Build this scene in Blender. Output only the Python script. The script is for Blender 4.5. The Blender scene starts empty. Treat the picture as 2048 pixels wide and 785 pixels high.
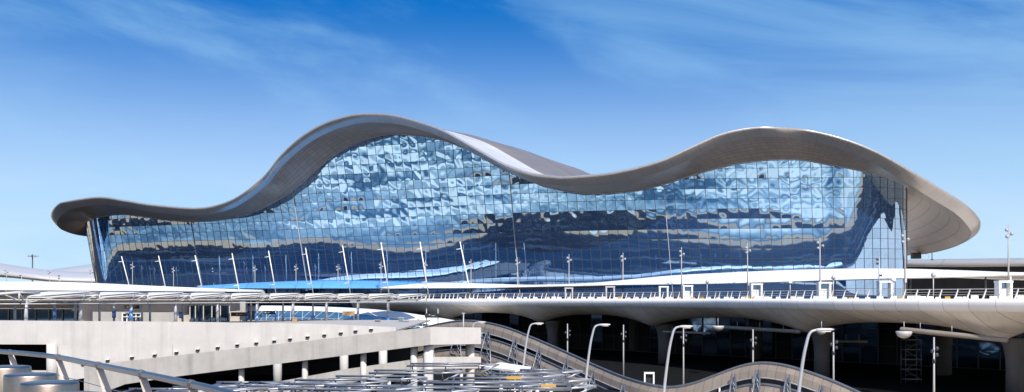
import bpy, bmesh, math, random
import numpy as np
from mathutils import Vector, Matrix
random.seed(7)
rng = np.random.RandomState(5)
R = math.radians
F, HOR, EYE = 2000.0, 598.0, 10.0          # focal length in photo pixels, horizon row, eye height
sc = bpy.context.scene
COL = sc.collection

def W(px, py, d):
    """world point seen at photo pixel (px,py), d metres in front of the viewpoint"""
    return Vector(((px - 1024) / F * d, d, EYE + (HOR - py) / F * d))
def PX(px, d, z=0.0):
    return Vector(((px - 1024) / F * d, d, z))
def lerp(a, b, t): return a + (b - a) * t
def itp(keys, x):
    xs = [k[0] for k in keys]; ys = [k[1] for k in keys]
    return float(np.interp(x, xs, ys))
def sm(keys, x):
    """smooth (monotone-ish cubic) interpolation through sorted keys"""
    n = len(keys)
    if x <= keys[0][0]: return keys[0][1]
    if x >= keys[-1][0]: return keys[-1][1]
    for i in range(n - 1):
        if keys[i][0] <= x <= keys[i + 1][0]: break
    x0, y0 = keys[i]; x1, y1 = keys[i + 1]
    def sl(j):
        if j <= 0: return (keys[1][1] - keys[0][1]) / (keys[1][0] - keys[0][0])
        if j >= n - 1: return (keys[-1][1] - keys[-2][1]) / (keys[-1][0] - keys[-2][0])
        return (keys[j + 1][1] - keys[j - 1][1]) / (keys[j + 1][0] - keys[j - 1][0])
    h = x1 - x0; t = (x - x0) / h
    return ((2*t**3-3*t**2+1)*y0 + (t**3-2*t**2+t)*h*sl(i) + (-2*t**3+3*t**2)*y1 + (t**3-t**2)*h*sl(i+1))
def catmull(pts, n):
    out = []
    P = [np.array(p, float) for p in pts]
    for i in range(len(P) - 1):
        p0 = P[max(i-1, 0)]; p1 = P[i]; p2 = P[i+1]; p3 = P[min(i+2, len(P)-1)]
        for k in range(n):
            t = k / n
            out.append(0.5*((2*p1)+(-p0+p2)*t+(2*p0-5*p1+4*p2-p3)*t*t+(-p0+3*p1-3*p2+p3)*t**3))
    out.append(P[-1])
    return out
ORD = ['first', 'second', 'third', 'fourth', 'fifth', 'sixth', 'seventh', 'eighth', 'ninth', 'tenth', 'eleventh',
       'twelfth', 'thirteenth', 'fourteenth', 'fifteenth', 'sixteenth', 'seventeenth', 'eighteenth', 'nineteenth',
       'twentieth', 'twenty-first', 'twenty-second', 'twenty-third', 'twenty-fourth', 'twenty-fifth', 'twenty-sixth',
       'twenty-seventh', 'twenty-eighth', 'twenty-ninth', 'thirtieth']
ORD += ['thirty-' + o for o in ORD[:9]] + ['fortieth'] + ['forty-' + o for o in ORD[:9]] + ['fiftieth']

# ------------------------------------------------------------------ materials
def nodes_of(m):
    m.use_nodes = True
    nt = m.node_tree
    return nt, nt.nodes, nt.links
def pmat(name, col, rough=0.6, metal=0.0, var=0.12, scale=0.6, streak=0.0, bump=0.0, spec=0.5):
    m = bpy.data.materials.new(name); nt, N, L = nodes_of(m)
    b = N['Principled BSDF']
    b.inputs['Roughness'].default_value = rough; b.inputs['Metallic'].default_value = metal
    b.inputs['Specular IOR Level'].default_value = spec
    tc = N.new('ShaderNodeTexCoord')
    no = N.new('ShaderNodeTexNoise'); no.inputs['Scale'].default_value = scale; no.inputs['Detail'].default_value = 6
    no.inputs['Roughness'].default_value = 0.65
    L.new(tc.outputs['Object'], no.inputs['Vector'])
    mr = N.new('ShaderNodeMapRange'); mr.inputs[1].default_value = 0.3; mr.inputs[2].default_value = 0.7
    mr.inputs[3].default_value = 1 - var; mr.inputs[4].default_value = 1 + var * 0.5
    L.new(no.outputs['Fac'], mr.inputs[0])
    fac = mr.outputs[0]
    if streak:
        mp = N.new('ShaderNodeMapping'); mp.inputs['Scale'].default_value = (1.1, 1.1, 0.06)
        n2 = N.new('ShaderNodeTexNoise'); n2.inputs['Scale'].default_value = 1.3; n2.inputs['Detail'].default_value = 4
        L.new(tc.outputs['Object'], mp.inputs[0]); L.new(mp.outputs[0], n2.inputs['Vector'])
        m2 = N.new('ShaderNodeMapRange'); m2.inputs[1].default_value = 0.5; m2.inputs[2].default_value = 0.75
        m2.inputs[3].default_value = 1; m2.inputs[4].default_value = 1 - streak
        L.new(n2.outputs['Fac'], m2.inputs[0])
        mu = N.new('ShaderNodeMath'); mu.operation = 'MULTIPLY'
        L.new(fac, mu.inputs[0]); L.new(m2.outputs[0], mu.inputs[1]); fac = mu.outputs[0]
    vm = N.new('ShaderNodeVectorMath'); vm.operation = 'SCALE'; vm.inputs[0].default_value = col[:3]
    L.new(fac, vm.inputs['Scale']); L.new(vm.outputs[0], b.inputs['Base Color'])
    if bump:
        bp = N.new('ShaderNodeBump'); bp.inputs['Strength'].default_value = bump; bp.inputs['Distance'].default_value = 0.02
        L.new(no.outputs['Fac'], bp.inputs['Height']); L.new(bp.outputs[0], b.inputs['Normal'])
    m['base_vec'] = vm.name
    return m
def seams(m, wu=0.0, wv=0.0, dark=0.55, cell=0.0):
    """panel joints along UV units, and a small tone change from panel to panel"""
    nt, N, L = nodes_of(m); b = N['Principled BSDF']
    src = b.inputs['Base Color'].links[0].from_socket
    uv = N.new('ShaderNodeUVMap'); sp = N.new('ShaderNodeSeparateXYZ'); L.new(uv.outputs[0], sp.inputs[0])
    fac = None
    for ax, w in ((0, wu), (1, wv)):
        if not w: continue
        fr = N.new('ShaderNodeMath'); fr.operation = 'FRACT'; L.new(sp.outputs[ax], fr.inputs[0])
        lt = N.new('ShaderNodeMath'); lt.operation = 'LESS_THAN'; lt.inputs[1].default_value = w
        L.new(fr.outputs[0], lt.inputs[0])
        if fac is None: fac = lt.outputs[0]
        else:
            mx = N.new('ShaderNodeMath'); mx.operation = 'MAXIMUM'; L.new(fac, mx.inputs[0]); L.new(lt.outputs[0], mx.inputs[1]); fac = mx.outputs[0]
    if cell:
        fl = N.new('ShaderNodeVectorMath'); fl.operation = 'FLOOR'; L.new(uv.outputs[0], fl.inputs[0])
        wn = N.new('ShaderNodeTexWhiteNoise'); wn.noise_dimensions = '2D'; L.new(fl.outputs[0], wn.inputs['Vector'])
        mr = N.new('ShaderNodeMapRange'); mr.inputs[3].default_value = 1 - cell; mr.inputs[4].default_value = 1 + cell
        L.new(wn.outputs['Value'], mr.inputs[0])
        sc_ = N.new('ShaderNodeVectorMath'); sc_.operation = 'SCALE'; L.new(src, sc_.inputs[0]); L.new(mr.outputs[0], sc_.inputs['Scale']); src = sc_.outputs[0]
    if fac is not None:
        m1 = N.new('ShaderNodeMapRange'); m1.inputs[3].default_value = 1; m1.inputs[4].default_value = dark
        L.new(fac, m1.inputs[0])
        s2 = N.new('ShaderNodeVectorMath'); s2.operation = 'SCALE'; L.new(src, s2.inputs[0]); L.new(m1.outputs[0], s2.inputs['Scale']); src = s2.outputs[0]
    L.new(src, b.inputs['Base Color'])
    return m
def glass_mat(name, tint, refl, base, rough=0.02):
    """coated glass: tinted mirror reflection over a dark body"""
    m = bpy.data.materials.new(name); nt, N, L = nodes_of(m)
    out = N['Material Output']; N.remove(N['Principled BSDF'])
    uv = N.new('ShaderNodeUVMap')
    fl = N.new('ShaderNodeVectorMath'); fl.operation = 'FLOOR'; L.new(uv.outputs[0], fl.inputs[0])
    wn = N.new('ShaderNodeTexWhiteNoise'); wn.noise_dimensions = '2D'; L.new(fl.outputs[0], wn.inputs['Vector'])
    mr = N.new('ShaderNodeMapRange'); mr.inputs[3].default_value = 0.88; mr.inputs[4].default_value = 1.08
    L.new(wn.outputs['Value'], mr.inputs[0])
    v = N.new('ShaderNodeVectorMath'); v.operation = 'SCALE'; v.inputs[0].default_value = tint
    L.new(mr.outputs[0], v.inputs['Scale'])
    g = N.new('ShaderNodeBsdfAnisotropic'); g.inputs['Roughness'].default_value = rough
    lw = N.new('ShaderNodeLayerWeight'); lw.inputs['Blend'].default_value = 0.5
    pw = N.new('ShaderNodeMath'); pw.operation = 'POWER'; pw.inputs[1].default_value = 2.2; L.new(lw.outputs['Facing'], pw.inputs[0])
    tm = N.new('ShaderNodeMix'); tm.data_type = 'RGBA'; L.new(pw.outputs[0], tm.inputs[0]); L.new(v.outputs[0], tm.inputs[6]); tm.inputs[7].default_value = (1,1,1,1)
    L.new(tm.outputs[2], g.inputs['Color'])
    d = N.new('ShaderNodeBsdfDiffuse'); d.inputs['Color'].default_value = (*base, 1)
    mix = N.new('ShaderNodeMixShader')
    fr = N.new('ShaderNodeLayerWeight'); fr.inputs['Blend'].default_value = 0.35
    m2 = N.new('ShaderNodeMapRange'); m2.inputs[3].default_value = refl; m2.inputs[4].default_value = 1.0
    L.new(fr.outputs['Facing'], m2.inputs[0]); L.new(m2.outputs[0], mix.inputs[0])
    L.new(d.outputs[0], mix.inputs[1]); L.new(g.outputs[0], mix.inputs[2]); L.new(mix.outputs[0], out.inputs[0])
    return m

M = {}
M['white'] = pmat('white_paint', (0.80, 0.78, 0.75), 0.45, var=0.08, scale=0.25)
M['concrete'] = pmat('painted_concrete', (0.50, 0.475, 0.445), 0.8, var=0.13, scale=0.3, streak=0.14, bump=0.15)
M['rampconc'] = pmat('ramp_shade_concrete', (0.455, 0.425, 0.385), 0.85, var=0.16, scale=0.5, streak=0.22, bump=0.2)  # darker than the end block: shading of the ramp face put into the colour
M['shaderoad'] = pmat('painted_shade_asphalt', (0.010, 0.010, 0.010), 0.95, var=0.3, scale=.8, spec=0.03)  # near-black asphalt copy: undercroft shade put into the colour
M['beige'] = pmat('beige_render', (0.56, 0.50, 0.44), 0.85, var=0.08, scale=0.5)
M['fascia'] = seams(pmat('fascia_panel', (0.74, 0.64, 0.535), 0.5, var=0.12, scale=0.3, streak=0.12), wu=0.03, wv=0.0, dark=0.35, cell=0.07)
M['lip'] = seams(pmat('lip_panel', (0.82, 0.78, 0.73), 0.45, var=0.05, scale=0.3), wu=0.018, dark=0.5, cell=0.04)  # paler than the fascia: sun on the lip put into the colour
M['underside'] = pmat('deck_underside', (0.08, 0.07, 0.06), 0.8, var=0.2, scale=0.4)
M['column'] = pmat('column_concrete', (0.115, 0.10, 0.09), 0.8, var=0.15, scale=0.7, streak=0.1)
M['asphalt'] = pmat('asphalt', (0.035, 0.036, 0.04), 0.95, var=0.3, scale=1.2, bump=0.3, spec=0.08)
M['apron'] = pmat('apron_paving', (0.012, 0.013, 0.016), 0.95, var=0.35, scale=0.05, spec=0.05)
_nt, _N, _L = nodes_of(M['apron']); _b = _N['Principled BSDF']; _src = _b.inputs['Base Color'].links[0].from_socket
_tc = _N.new('ShaderNodeTexCoord'); _mp = _N.new('ShaderNodeMapping'); _mp.inputs['Scale'].default_value = (.006, .014, 1); _mp.inputs['Rotation'].default_value = (0, 0, R(35)); _L.new(_tc.outputs['Object'], _mp.inputs[0])
_no = _N.new('ShaderNodeTexNoise'); _no.inputs['Scale'].default_value = 1; _no.inputs['Detail'].default_value = 5; _L.new(_mp.outputs[0], _no.inputs['Vector'])
_cr = _N.new('ShaderNodeMapRange'); _cr.inputs[1].default_value = .53; _cr.inputs[2].default_value = .66; _L.new(_no.outputs['Fac'], _cr.inputs[0])
_mx = _N.new('ShaderNodeMix'); _mx.data_type = 'RGBA'; _L.new(_cr.outputs[0], _mx.inputs[0]); _L.new(_src, _mx.inputs[6]); _mx.inputs[7].default_value = (.10, .11, .12, 1); _L.new(_mx.outputs[2], _b.inputs['Base Color'])
M['dark'] = pmat('dark_wall_void_shade', (0.018, 0.017, 0.018), 0.9, var=0.3, scale=0.4)  # near-black: shade of undercroft and parking void put into the colour
M['soffit'] = seams(pmat('soffit_panel', (0.385, 0.325, 0.28), 0.36, metal=0.25, var=0.10, scale=0.12), wu=0.04, wv=0.09, dark=0.55, cell=0.07)
M['roofedge'] = seams(pmat('roof_edge_panel', (0.47, 0.44, 0.42), 0.30, metal=0.6, var=0.06, scale=0.2), wu=0.03, wv=0.0, dark=0.7, cell=0.03)
M['rooftop'] = seams(pmat('roof_sheet', (0.25, 0.215, 0.185), 0.42, metal=0.3, var=0.10, scale=0.1), wu=0.03, wv=0.02, dark=0.65, cell=0.05)
M['roofborder'] = seams(pmat('roof_border_panel', (0.66, 0.64, 0.61), 0.35, metal=0.2, var=0.12, scale=0.1), wu=0.03, wv=0.03, dark=0.6, cell=0.06)
M['glass'] = glass_mat('coated_blue_glass', (0.45, 0.67, 0.89), 0.76, (0.002, 0.065, 0.26))
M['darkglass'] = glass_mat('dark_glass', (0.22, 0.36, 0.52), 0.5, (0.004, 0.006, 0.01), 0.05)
M['linkglass'] = glass_mat('link_glass', (0.42, 0.60, 0.68), 0.5, (0.05, 0.12, 0.15), 0.05)
M['mullion'] = pmat('dark_aluminium', (0.035, 0.045, 0.06), 0.5, metal=0.2)
M['steel'] = pmat('galvanised_steel', (0.20, 0.215, 0.24), 0.42, metal=0.6, var=0.2, scale=2)
M['steellight'] = pmat('light_galvanised', (0.38, 0.39, 0.41), 0.45, metal=0.4, var=0.15, scale=2)
M['mastgrey'] = pmat('mast_paint', (0.34, 0.325, 0.31), 0.45, var=0.1, scale=1)
M['railmetal'] = pmat('rail_stainless', (0.30, 0.27, 0.25), 0.3, metal=0.9, var=0.12, scale=5)
M['paintsteel'] = pmat('pale_painted_steel', (0.50, 0.48, 0.455), 0.45, var=0.1, scale=1)
M['greysteel'] = pmat('grey_painted_steel', (0.36, 0.37, 0.39), 0.45, metal=0.2, var=0.15, scale=1)
M['inox'] = pmat('brushed_stainless', (0.38, 0.31, 0.25), 0.36, metal=1.0, var=0.14, scale=9)
M['finsteel'] = pmat('fin_plate', (0.33, 0.30, 0.27), 0.45, metal=0.5, var=0.12, scale=6)
M['blue'] = pmat('blue_sign', (0.03, 0.16, 0.48), 0.4, var=0.04)
M['bluereflect'] = seams(pmat('painted_blue_reflection', (0.10, 0.31, 0.64), 0.35, metal=0.0, var=0.10, scale=0.3), wu=0.05, dark=0.7, cell=0.06)  # blue reflection put into the roof colour
M['black'] = pmat('black_plastic', (0.015, 0.015, 0.016), 0.5)
M['lettering'] = pmat('white_lettering', (0.82, 0.82, 0.82), 0.5, var=0.0)
M['yellow'] = pmat('yellow_plastic', (0.46, 0.27, 0.05), 0.5)
M['brown'] = pmat('brown_board', (0.33, 0.21, 0.10), 0.6)
M['canopy'] = seams(pmat('canopy_white', (0.84, 0.83, 0.81), 0.4, var=0.04, scale=0.2), wu=0.012, dark=0.6, cell=0.02)
M['pier'] = seams(pmat('pier_roof', (0.38, 0.38, 0.39), 0.45, var=0.05, scale=0.05), wv=0.04, dark=0.85)
M['piergrey'] = seams(pmat('pier_roof_grey', (0.40, 0.38, 0.36), 0.45, metal=0.3, var=0.1, scale=0.08), wv=0.03, wu=0.02, dark=0.8)
M['bronze'] = pmat('louvre_panel', (0.28, 0.23, 0.18), 0.5, metal=0.1, var=0.14, scale=0.6, streak=0.1); seams(M['bronze'], wu=0.05, dark=0.45, cell=0.10)
M['translucent'] = pmat('white_roof_panel', (0.80, 0.79, 0.77), 0.35, var=0.06, scale=0.8)
M['shell'] = seams(pmat('shell_panel', (0.74, 0.74, 0.73), 0.4, var=0.06), wu=0.03, wv=0.03, dark=0.65, cell=0.05)
M['lampglass'] = pmat('lamp_diffuser', (0.75, 0.74, 0.70), 0.3, var=0.02)
M['duct'] = pmat('duct_paint', (0.24, 0.20, 0.16), 0.5, var=0.1)
M['dishgrey'] = pmat('dish_enamel', (0.42, 0.41, 0.39), 0.4, var=0.05)
M['bouncepaving'] = pmat('bounce_surface', (0.66, 0.56, 0.43), 0.9, var=0.15, scale=.2)  # for the surfaces added to bounce light upwards
M['paving'] = pmat('terrace_paving', (0.38, 0.35, 0.32), 0.8, var=0.15, scale=1.5)
M['door'] = pmat('cabin_white', (0.78, 0.78, 0.77), 0.45, var=0.05)

# ------------------------------------------------------------------ mesh builder
class MB:
    def __init__(s): s.v = []; s.f = []; s.uv = []; s.sm = []
    def face(s, idx, uvs=None, smooth=False):
        s.f.append(idx); s.uv.append(uvs if uvs else [(0.5, 0.5)] * len(idx)); s.sm.append(smooth)
    def box(s, c, size, rot=None):
        i = len(s.v); c = Vector(c)
        for dx, dy, dz in ((-1,-1,-1),(1,-1,-1),(1,1,-1),(-1,1,-1),(-1,-1,1),(1,-1,1),(1,1,1),(-1,1,1)):
            p = Vector((dx*size[0]/2, dy*size[1]/2, dz*size[2]/2))
            if rot is not None: p = rot @ p
            s.v.append(c + p)
        for q in ((0,3,2,1),(4,5,6,7),(0,1,5,4),(1,2,6,5),(2,3,7,6),(3,0,4,7)): s.face([i+k for k in q])
        return s
    def tube(s, pts, r, n=8, caps=True, smooth=True):
        pts = [Vector(p) for p in pts]; m = len(pts)
        rr = r if isinstance(r, (list, tuple)) else [r] * m
        i0 = len(s.v); prev = None
        for k in range(m):
            t = (pts[min(k+1, m-1)] - pts[max(k-1, 0)]).normalized()
            if prev is None:
                a = Vector((0, 0, 1)) if abs(t.z) < 0.9 else Vector((1, 0, 0))
                u = t.cross(a).normalized()
            else: u = (prev - t * prev.dot(t)).normalized()
            prev = u; w = t.cross(u)
            for j in range(n):
                a = 2 * math.pi * (j + 0.5) / n
                s.v.append(pts[k] + (u * math.cos(a) + w * math.sin(a)) * rr[k])
        for k in range(m - 1):
            for j in range(n):
                a, b = i0 + k*n + j, i0 + k*n + (j+1) % n
                s.face([a, b, b + n, a + n], None, smooth and n > 4)
        if caps:
            s.face([i0 + j for j in range(n)][::-1]); s.face([i0 + (m-1)*n + j for j in range(n)])
        return s
    def grid(s, P, uvf=None, smooth=True, flip=False):
        ni, nj = len(P), len(P[0]); i0 = len(s.v)
        for row in P: s.v.extend(Vector(p) for p in row)
        for i in range(ni - 1):
            for j in range(nj - 1):
                q = [(i, j), (i+1, j), (i+1, j+1), (i, j+1)]
                if flip: q = q[::-1]
                s.face([i0 + a*nj + b for a, b in q], [uvf(a, b) for a, b in q] if uvf else None, smooth)
        return s
    def loft(s, S, uvf=None, smooth=True, caps=True):
        """rings of equal size; closed around"""
        n = len(S[0]); i0 = len(s.v)
        for ring in S: s.v.extend(Vector(p) for p in ring)
        for i in range(len(S) - 1):
            for j in range(n):
                q = [(i, j), (i+1, j), (i+1, (j+1) % n), (i, (j+1) % n)]
                uq = [uvf(a, b if not (b == 0 and k in (2, 3) and j == n-1) else n) for k, (a, b) in enumerate(q)] if uvf else None
                s.face([i0 + a*n + b for a, b in q], uq, smooth)
        if caps:
            s.face([i0 + j for j in range(n)]); s.face([i0 + (len(S)-1)*n + j for j in range(n)][::-1])
        return s
    def lathe(s, prof, c=(0, 0, 0), n=24, smooth=True):
        c = Vector(c); i0 = len(s.v)
        for r, z in prof:
            for j in range(n):
                a = 2*math.pi*j/n; s.v.append(c + Vector((r*math.cos(a), r*math.sin(a), z)))
        for k in range(len(prof) - 1):
            for j in range(n):
                a, b = i0 + k*n + j, i0 + k*n + (j+1) % n
                s.face([a, b, b+n, a+n], None, smooth)
        s.face([i0 + j for j in range(n)][::-1]); s.face([i0 + (len(prof)-1)*n + j for j in range(n)])
        return s
    def poly(s, pts, off):
        """extrude a polygon by vector off"""
        pts = [Vector(p) for p in pts]; off = Vector(off); n = len(pts); i0 = len(s.v)
        s.v.extend(pts); s.v.extend(p + off for p in pts)
        s.face(list(range(i0, i0+n))); s.face(list(range(i0+n, i0+2*n))[::-1])
        for j in range(n):
            k = (j+1) % n; s.face([i0+j, i0+n+j, i0+n+k, i0+k])
        return s
    def build(s, name, mat, parent=None, recalc=True, auto=True):
        off = wl(parent) if parent else Vector((0, 0, 0))
        me = bpy.data.meshes.new(name)
        me.from_pydata([tuple(p - off) for p in s.v], [], s.f)
        ul = me.uv_layers.new(name='UVMap')
        flat = [c for fu in s.uv for uvp in fu for c in uvp]
        ul.data.foreach_set('uv', flat)
        me.polygons.foreach_set('use_smooth', s.sm)
        if recalc:
            bm = bmesh.new(); bm.from_mesh(me); bmesh.ops.recalc_face_normals(bm, faces=bm.faces); bm.to_mesh(me); bm.free()
        me.materials.append(mat); me.update()
        o = bpy.data.objects.new(name, me); COL.objects.link(o)
        if parent: o.parent = parent
        return o
def wl(o):
    v = Vector((0, 0, 0))
    while o: v += o.location; o = o.parent
    return v
def tag(o, label=None, cat=None, group=None, kind=None):
    if label: o['label'] = label
    if cat: o['category'] = cat
    if group: o['group'] = group
    if kind: o['kind'] = kind
    return o
def thing(name, label, cat, loc=(0, 0, 0), group=None):
    o = bpy.data.objects.new(name, None); COL.objects.link(o); o.location = loc; o.empty_display_size = 0.3
    return tag(o, label, cat, group)
def copy_tree(o, parent=None):
    c = o.copy(); COL.objects.link(c)
    if parent: c.parent = parent
    for ch in list(o.children): copy_tree(ch, c)
    return c
def text_mesh(txt, size, mat, name, parent, loc, depth=0.01):
    cu = bpy.data.curves.new('txt', 'FONT'); cu.body = txt; cu.size = size; cu.align_x = 'CENTER'; cu.align_y = 'CENTER'; cu.extrude = depth
    t = bpy.data.objects.new('txt', cu); COL.objects.link(t)
    bpy.context.view_layer.update()
    me = bpy.data.meshes.new_from_object(t.evaluated_get(bpy.context.evaluated_depsgraph_get()))
    bpy.data.objects.remove(t); bpy.data.curves.remove(cu)
    me.name = name; me.transform(Matrix.Rotation(R(90), 4, 'X')); me.materials.clear(); me.materials.append(mat)
    o = bpy.data.objects.new(name, me); COL.objects.link(o); o.parent = parent; o.location = Vector(loc) - wl(parent)
    return o
def ray_line(px, A, B):
    """depth where the sight line of column px meets the plan line A-B, each (px,d)"""
    ax, ay = (A[0]-1024)/F*A[1], A[1]; bx, by = (B[0]-1024)/F*B[1], B[1]
    k = (px - 1024)/F
    dx, dy = bx-ax, by-ay
    # (k*d, d) = (ax,ay)+t*(dx,dy)
    return (ay*dx - ax*dy) / (dx - k*dy)
def wall(name, pts, A, B, th, mat, parent):
    P = [W(x, y, ray_line(x, A, B)) for x, y in pts]
    a, b = PX(*A), PX(*B); t = (b - a).normalized(); n = Vector((-t.y, t.x, 0))
    if n.y < 0: n = -n
    m = MB(); m.poly(P, n * th)
    return m.build(name, mat, parent)

# ------------------------------------------------------------------ world, sun, camera
SUN_AZ, SUN_EL = 163.0, 45.0
w = bpy.data.worlds.new('World'); sc.world = w; w.use_nodes = True
nt = w.node_tree; N = nt.nodes; L = nt.links
bg = N['Background']; bg.inputs['Strength'].default_value = 0.12
tc = N.new('ShaderNodeTexCoord')
sep = N.new('ShaderNodeSeparateXYZ'); L.new(tc.outputs['Generated'], sep.inputs[0])
# desert haze makes the blue climb faster than in clean air: sample the sky higher up
zmul = N.new('ShaderNodeMath'); zmul.operation = 'MULTIPLY'; zmul.inputs[1].default_value = 2.8; L.new(sep.outputs[2], zmul.inputs[0])
zadd = N.new('ShaderNodeMath'); zadd.operation = 'ADD'; zadd.inputs[1].default_value = 0.03; L.new(zmul.outputs[0], zadd.inputs[0])
cmb = N.new('ShaderNodeCombineXYZ'); L.new(sep.outputs[0], cmb.inputs[0]); L.new(sep.outputs[1], cmb.inputs[1]); L.new(zadd.outputs[0], cmb.inputs[2])
nrm = N.new('ShaderNodeVectorMath'); nrm.operation = 'NORMALIZE'; L.new(cmb.outputs[0], nrm.inputs[0])
sky = N.new('ShaderNodeTexSky'); sky.sky_type = 'NISHITA'; sky.sun_disc = False
sky.sun_elevation = R(SUN_EL); sky.sun_rotation = R(SUN_AZ); sky.dust_density = 1.0; sky.air_density = 1.0; sky.ozone_density = 2.0
L.new(nrm.outputs[0], sky.inputs[0])
hs = N.new('ShaderNodeHueSaturation'); hs.inputs['Hue'].default_value = 0.506; hs.inputs['Saturation'].default_value = 1.5; hs.inputs['Value'].default_value = 1.35
L.new(sky.outputs[0], hs.inputs['Color'])
# pale desert haze towards the horizon
hz = N.new('ShaderNodeMapRange'); hz.interpolation_type = 'SMOOTHSTEP'
hz.inputs[1].default_value = 0.30; hz.inputs[2].default_value = 0.02; hz.inputs[3].default_value = 0; hz.inputs[4].default_value = 0.93
L.new(sep.outputs[2], hz.inputs[0])
hm = N.new('ShaderNodeMix'); hm.data_type = 'RGBA'; L.new(hz.outputs[0], hm.inputs[0]); L.new(hs.outputs[0], hm.inputs[6]); hm.inputs[7].default_value = (3.55, 4.65, 5.45, 1)
# thin cirrus wisps slanting down to the right
shx = N.new('ShaderNodeMath'); shx.operation = 'MULTIPLY_ADD'; shx.inputs[1].default_value = 0.17
L.new(sep.outputs[0], shx.inputs[0]); L.new(sep.outputs[2], shx.inputs[2])
cv = N.new('ShaderNodeCombineXYZ'); L.new(sep.outputs[0], cv.inputs[0]); L.new(sep.outputs[1], cv.inputs[1]); L.new(shx.outputs[0], cv.inputs[2])
mp = N.new('ShaderNodeMapping'); mp.inputs['Scale'].default_value = (2.5, 2.5, 9.5); mp.inputs['Location'].default_value = (5.3, 2.4, 1.9)
L.new(cv.outputs[0], mp.inputs[0])
n1 = N.new('ShaderNodeTexNoise'); n1.inputs['Scale'].default_value = 1.0; n1.inputs['Detail'].default_value = 8; n1.inputs['Roughness'].default_value = 0.55; n1.inputs['Distortion'].default_value = 0.6
L.new(mp.outputs[0], n1.inputs['Vector'])
r1 = N.new('ShaderNodeMapRange'); r1.interpolation_type = 'SMOOTHSTEP'; r1.inputs[1].default_value = 0.41; r1.inputs[2].default_value = 0.72; r1.inputs[3].default_value = 0; r1.inputs[4].default_value = 0.48
L.new(n1.outputs['Fac'], r1.inputs[0])
mx = N.new('ShaderNodeMix'); mx.data_type = 'RGBA'
L.new(r1.outputs[0], mx.inputs[0]); L.new(hm.outputs[2], mx.inputs[6]); mx.inputs[7].default_value = (2.1, 3.8, 5.5, 1)
# broken cumulus added low behind the viewer to mottle the glass reflections
mp2 = N.new('ShaderNodeMapping'); mp2.inputs['Scale'].default_value = (2.6, 2.6, 30); L.new(tc.outputs['Generated'], mp2.inputs[0])
n2 = N.new('ShaderNodeTexNoise'); n2.inputs['Scale'].default_value = 1.0; n2.inputs['Detail'].default_value = 7; n2.inputs['Distortion'].default_value = 0.4; L.new(mp2.outputs[0], n2.inputs['Vector'])
bk_ = N.new('ShaderNodeMapRange'); bk_.inputs[1].default_value = 0.30; bk_.inputs[2].default_value = 0.05; bk_.inputs[3].default_value = 0; bk_.inputs[4].default_value = 1; L.new(sep.outputs[1], bk_.inputs[0])
lo = N.new('ShaderNodeMapRange'); lo.inputs[1].default_value = 0.30; lo.inputs[2].default_value = 0.16; lo.inputs[3].default_value = 0; lo.inputs[4].default_value = 1; L.new(sep.outputs[2], lo.inputs[0])
msk = N.new('ShaderNodeMath'); msk.operation = 'MULTIPLY'; L.new(bk_.outputs[0], msk.inputs[0]); L.new(lo.outputs[0], msk.inputs[1])
ramp = N.new('ShaderNodeValToRGB'); ee = ramp.color_ramp.elements
ee[0].position = 0.39; ee[0].color = (0.08, 0.15, 0.23, 1); ee[1].position = 0.63; ee[1].color = (1.0, 0.99, 0.97, 1)
for pos, colr in ((0.47, (0.28, 0.38, 0.46, 1)), (0.55, (0.50, 0.60, 0.66, 1))):
    q = ramp.color_ramp.elements.new(pos); q.color = colr
L.new(n2.outputs['Fac'], ramp.inputs[0])
cs_ = N.new('ShaderNodeVectorMath'); cs_.operation = 'SCALE'; cs_.inputs['Scale'].default_value = 8.5; L.new(ramp.outputs[0], cs_.inputs[0])
mk2 = N.new('ShaderNodeMath'); mk2.operation = 'MULTIPLY'; mk2.inputs[1].default_value = 1.0; L.new(msk.outputs[0], mk2.inputs[0])
mx2 = N.new('ShaderNodeMix'); mx2.data_type = 'RGBA'; L.new(mk2.outputs[0], mx2.inputs[0]); L.new(mx.outputs[2], mx2.inputs[6]); L.new(cs_.outputs[0], mx2.inputs[7])
L.new(mx2.outputs[2], bg.inputs['Color'])

sl = bpy.data.lights.new('sun', 'SUN'); sl.energy = 4.4; sl.angle = R(0.53); sl.color = (1.0, 0.95, 0.88)
so = bpy.data.objects.new('sun', sl); COL.objects.link(so)
sv = Vector((math.sin(R(SUN_AZ))*math.cos(R(SUN_EL)), math.cos(R(SUN_AZ))*math.cos(R(SUN_EL)), math.sin(R(SUN_EL))))
so.rotation_euler = sv.to_track_quat('Z', 'Y').to_euler(); so.location = sv * 300

cam = bpy.data.cameras.new('camera'); co = bpy.data.objects.new('camera', cam); COL.objects.link(co)
co.location = (0, 0, EYE); co.rotation_euler = (R(90), 0, 0)
cam.sensor_width = 36; cam.lens = 36 * F / 2048; cam.shift_y = (HOR - 392.5) / 2048
cam.clip_start = 0.1; cam.clip_end = 30000
sc.camera = co
sc.view_settings.view_transform = 'Standard'; sc.view_settings.look = 'None'; sc.view_settings.gamma = 1
sc.view_settings.exposure = 0.55
sc.render.engine = 'CYCLES'
sc.cycles.max_bounces = 6; sc.cycles.use_denoising = True

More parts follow.
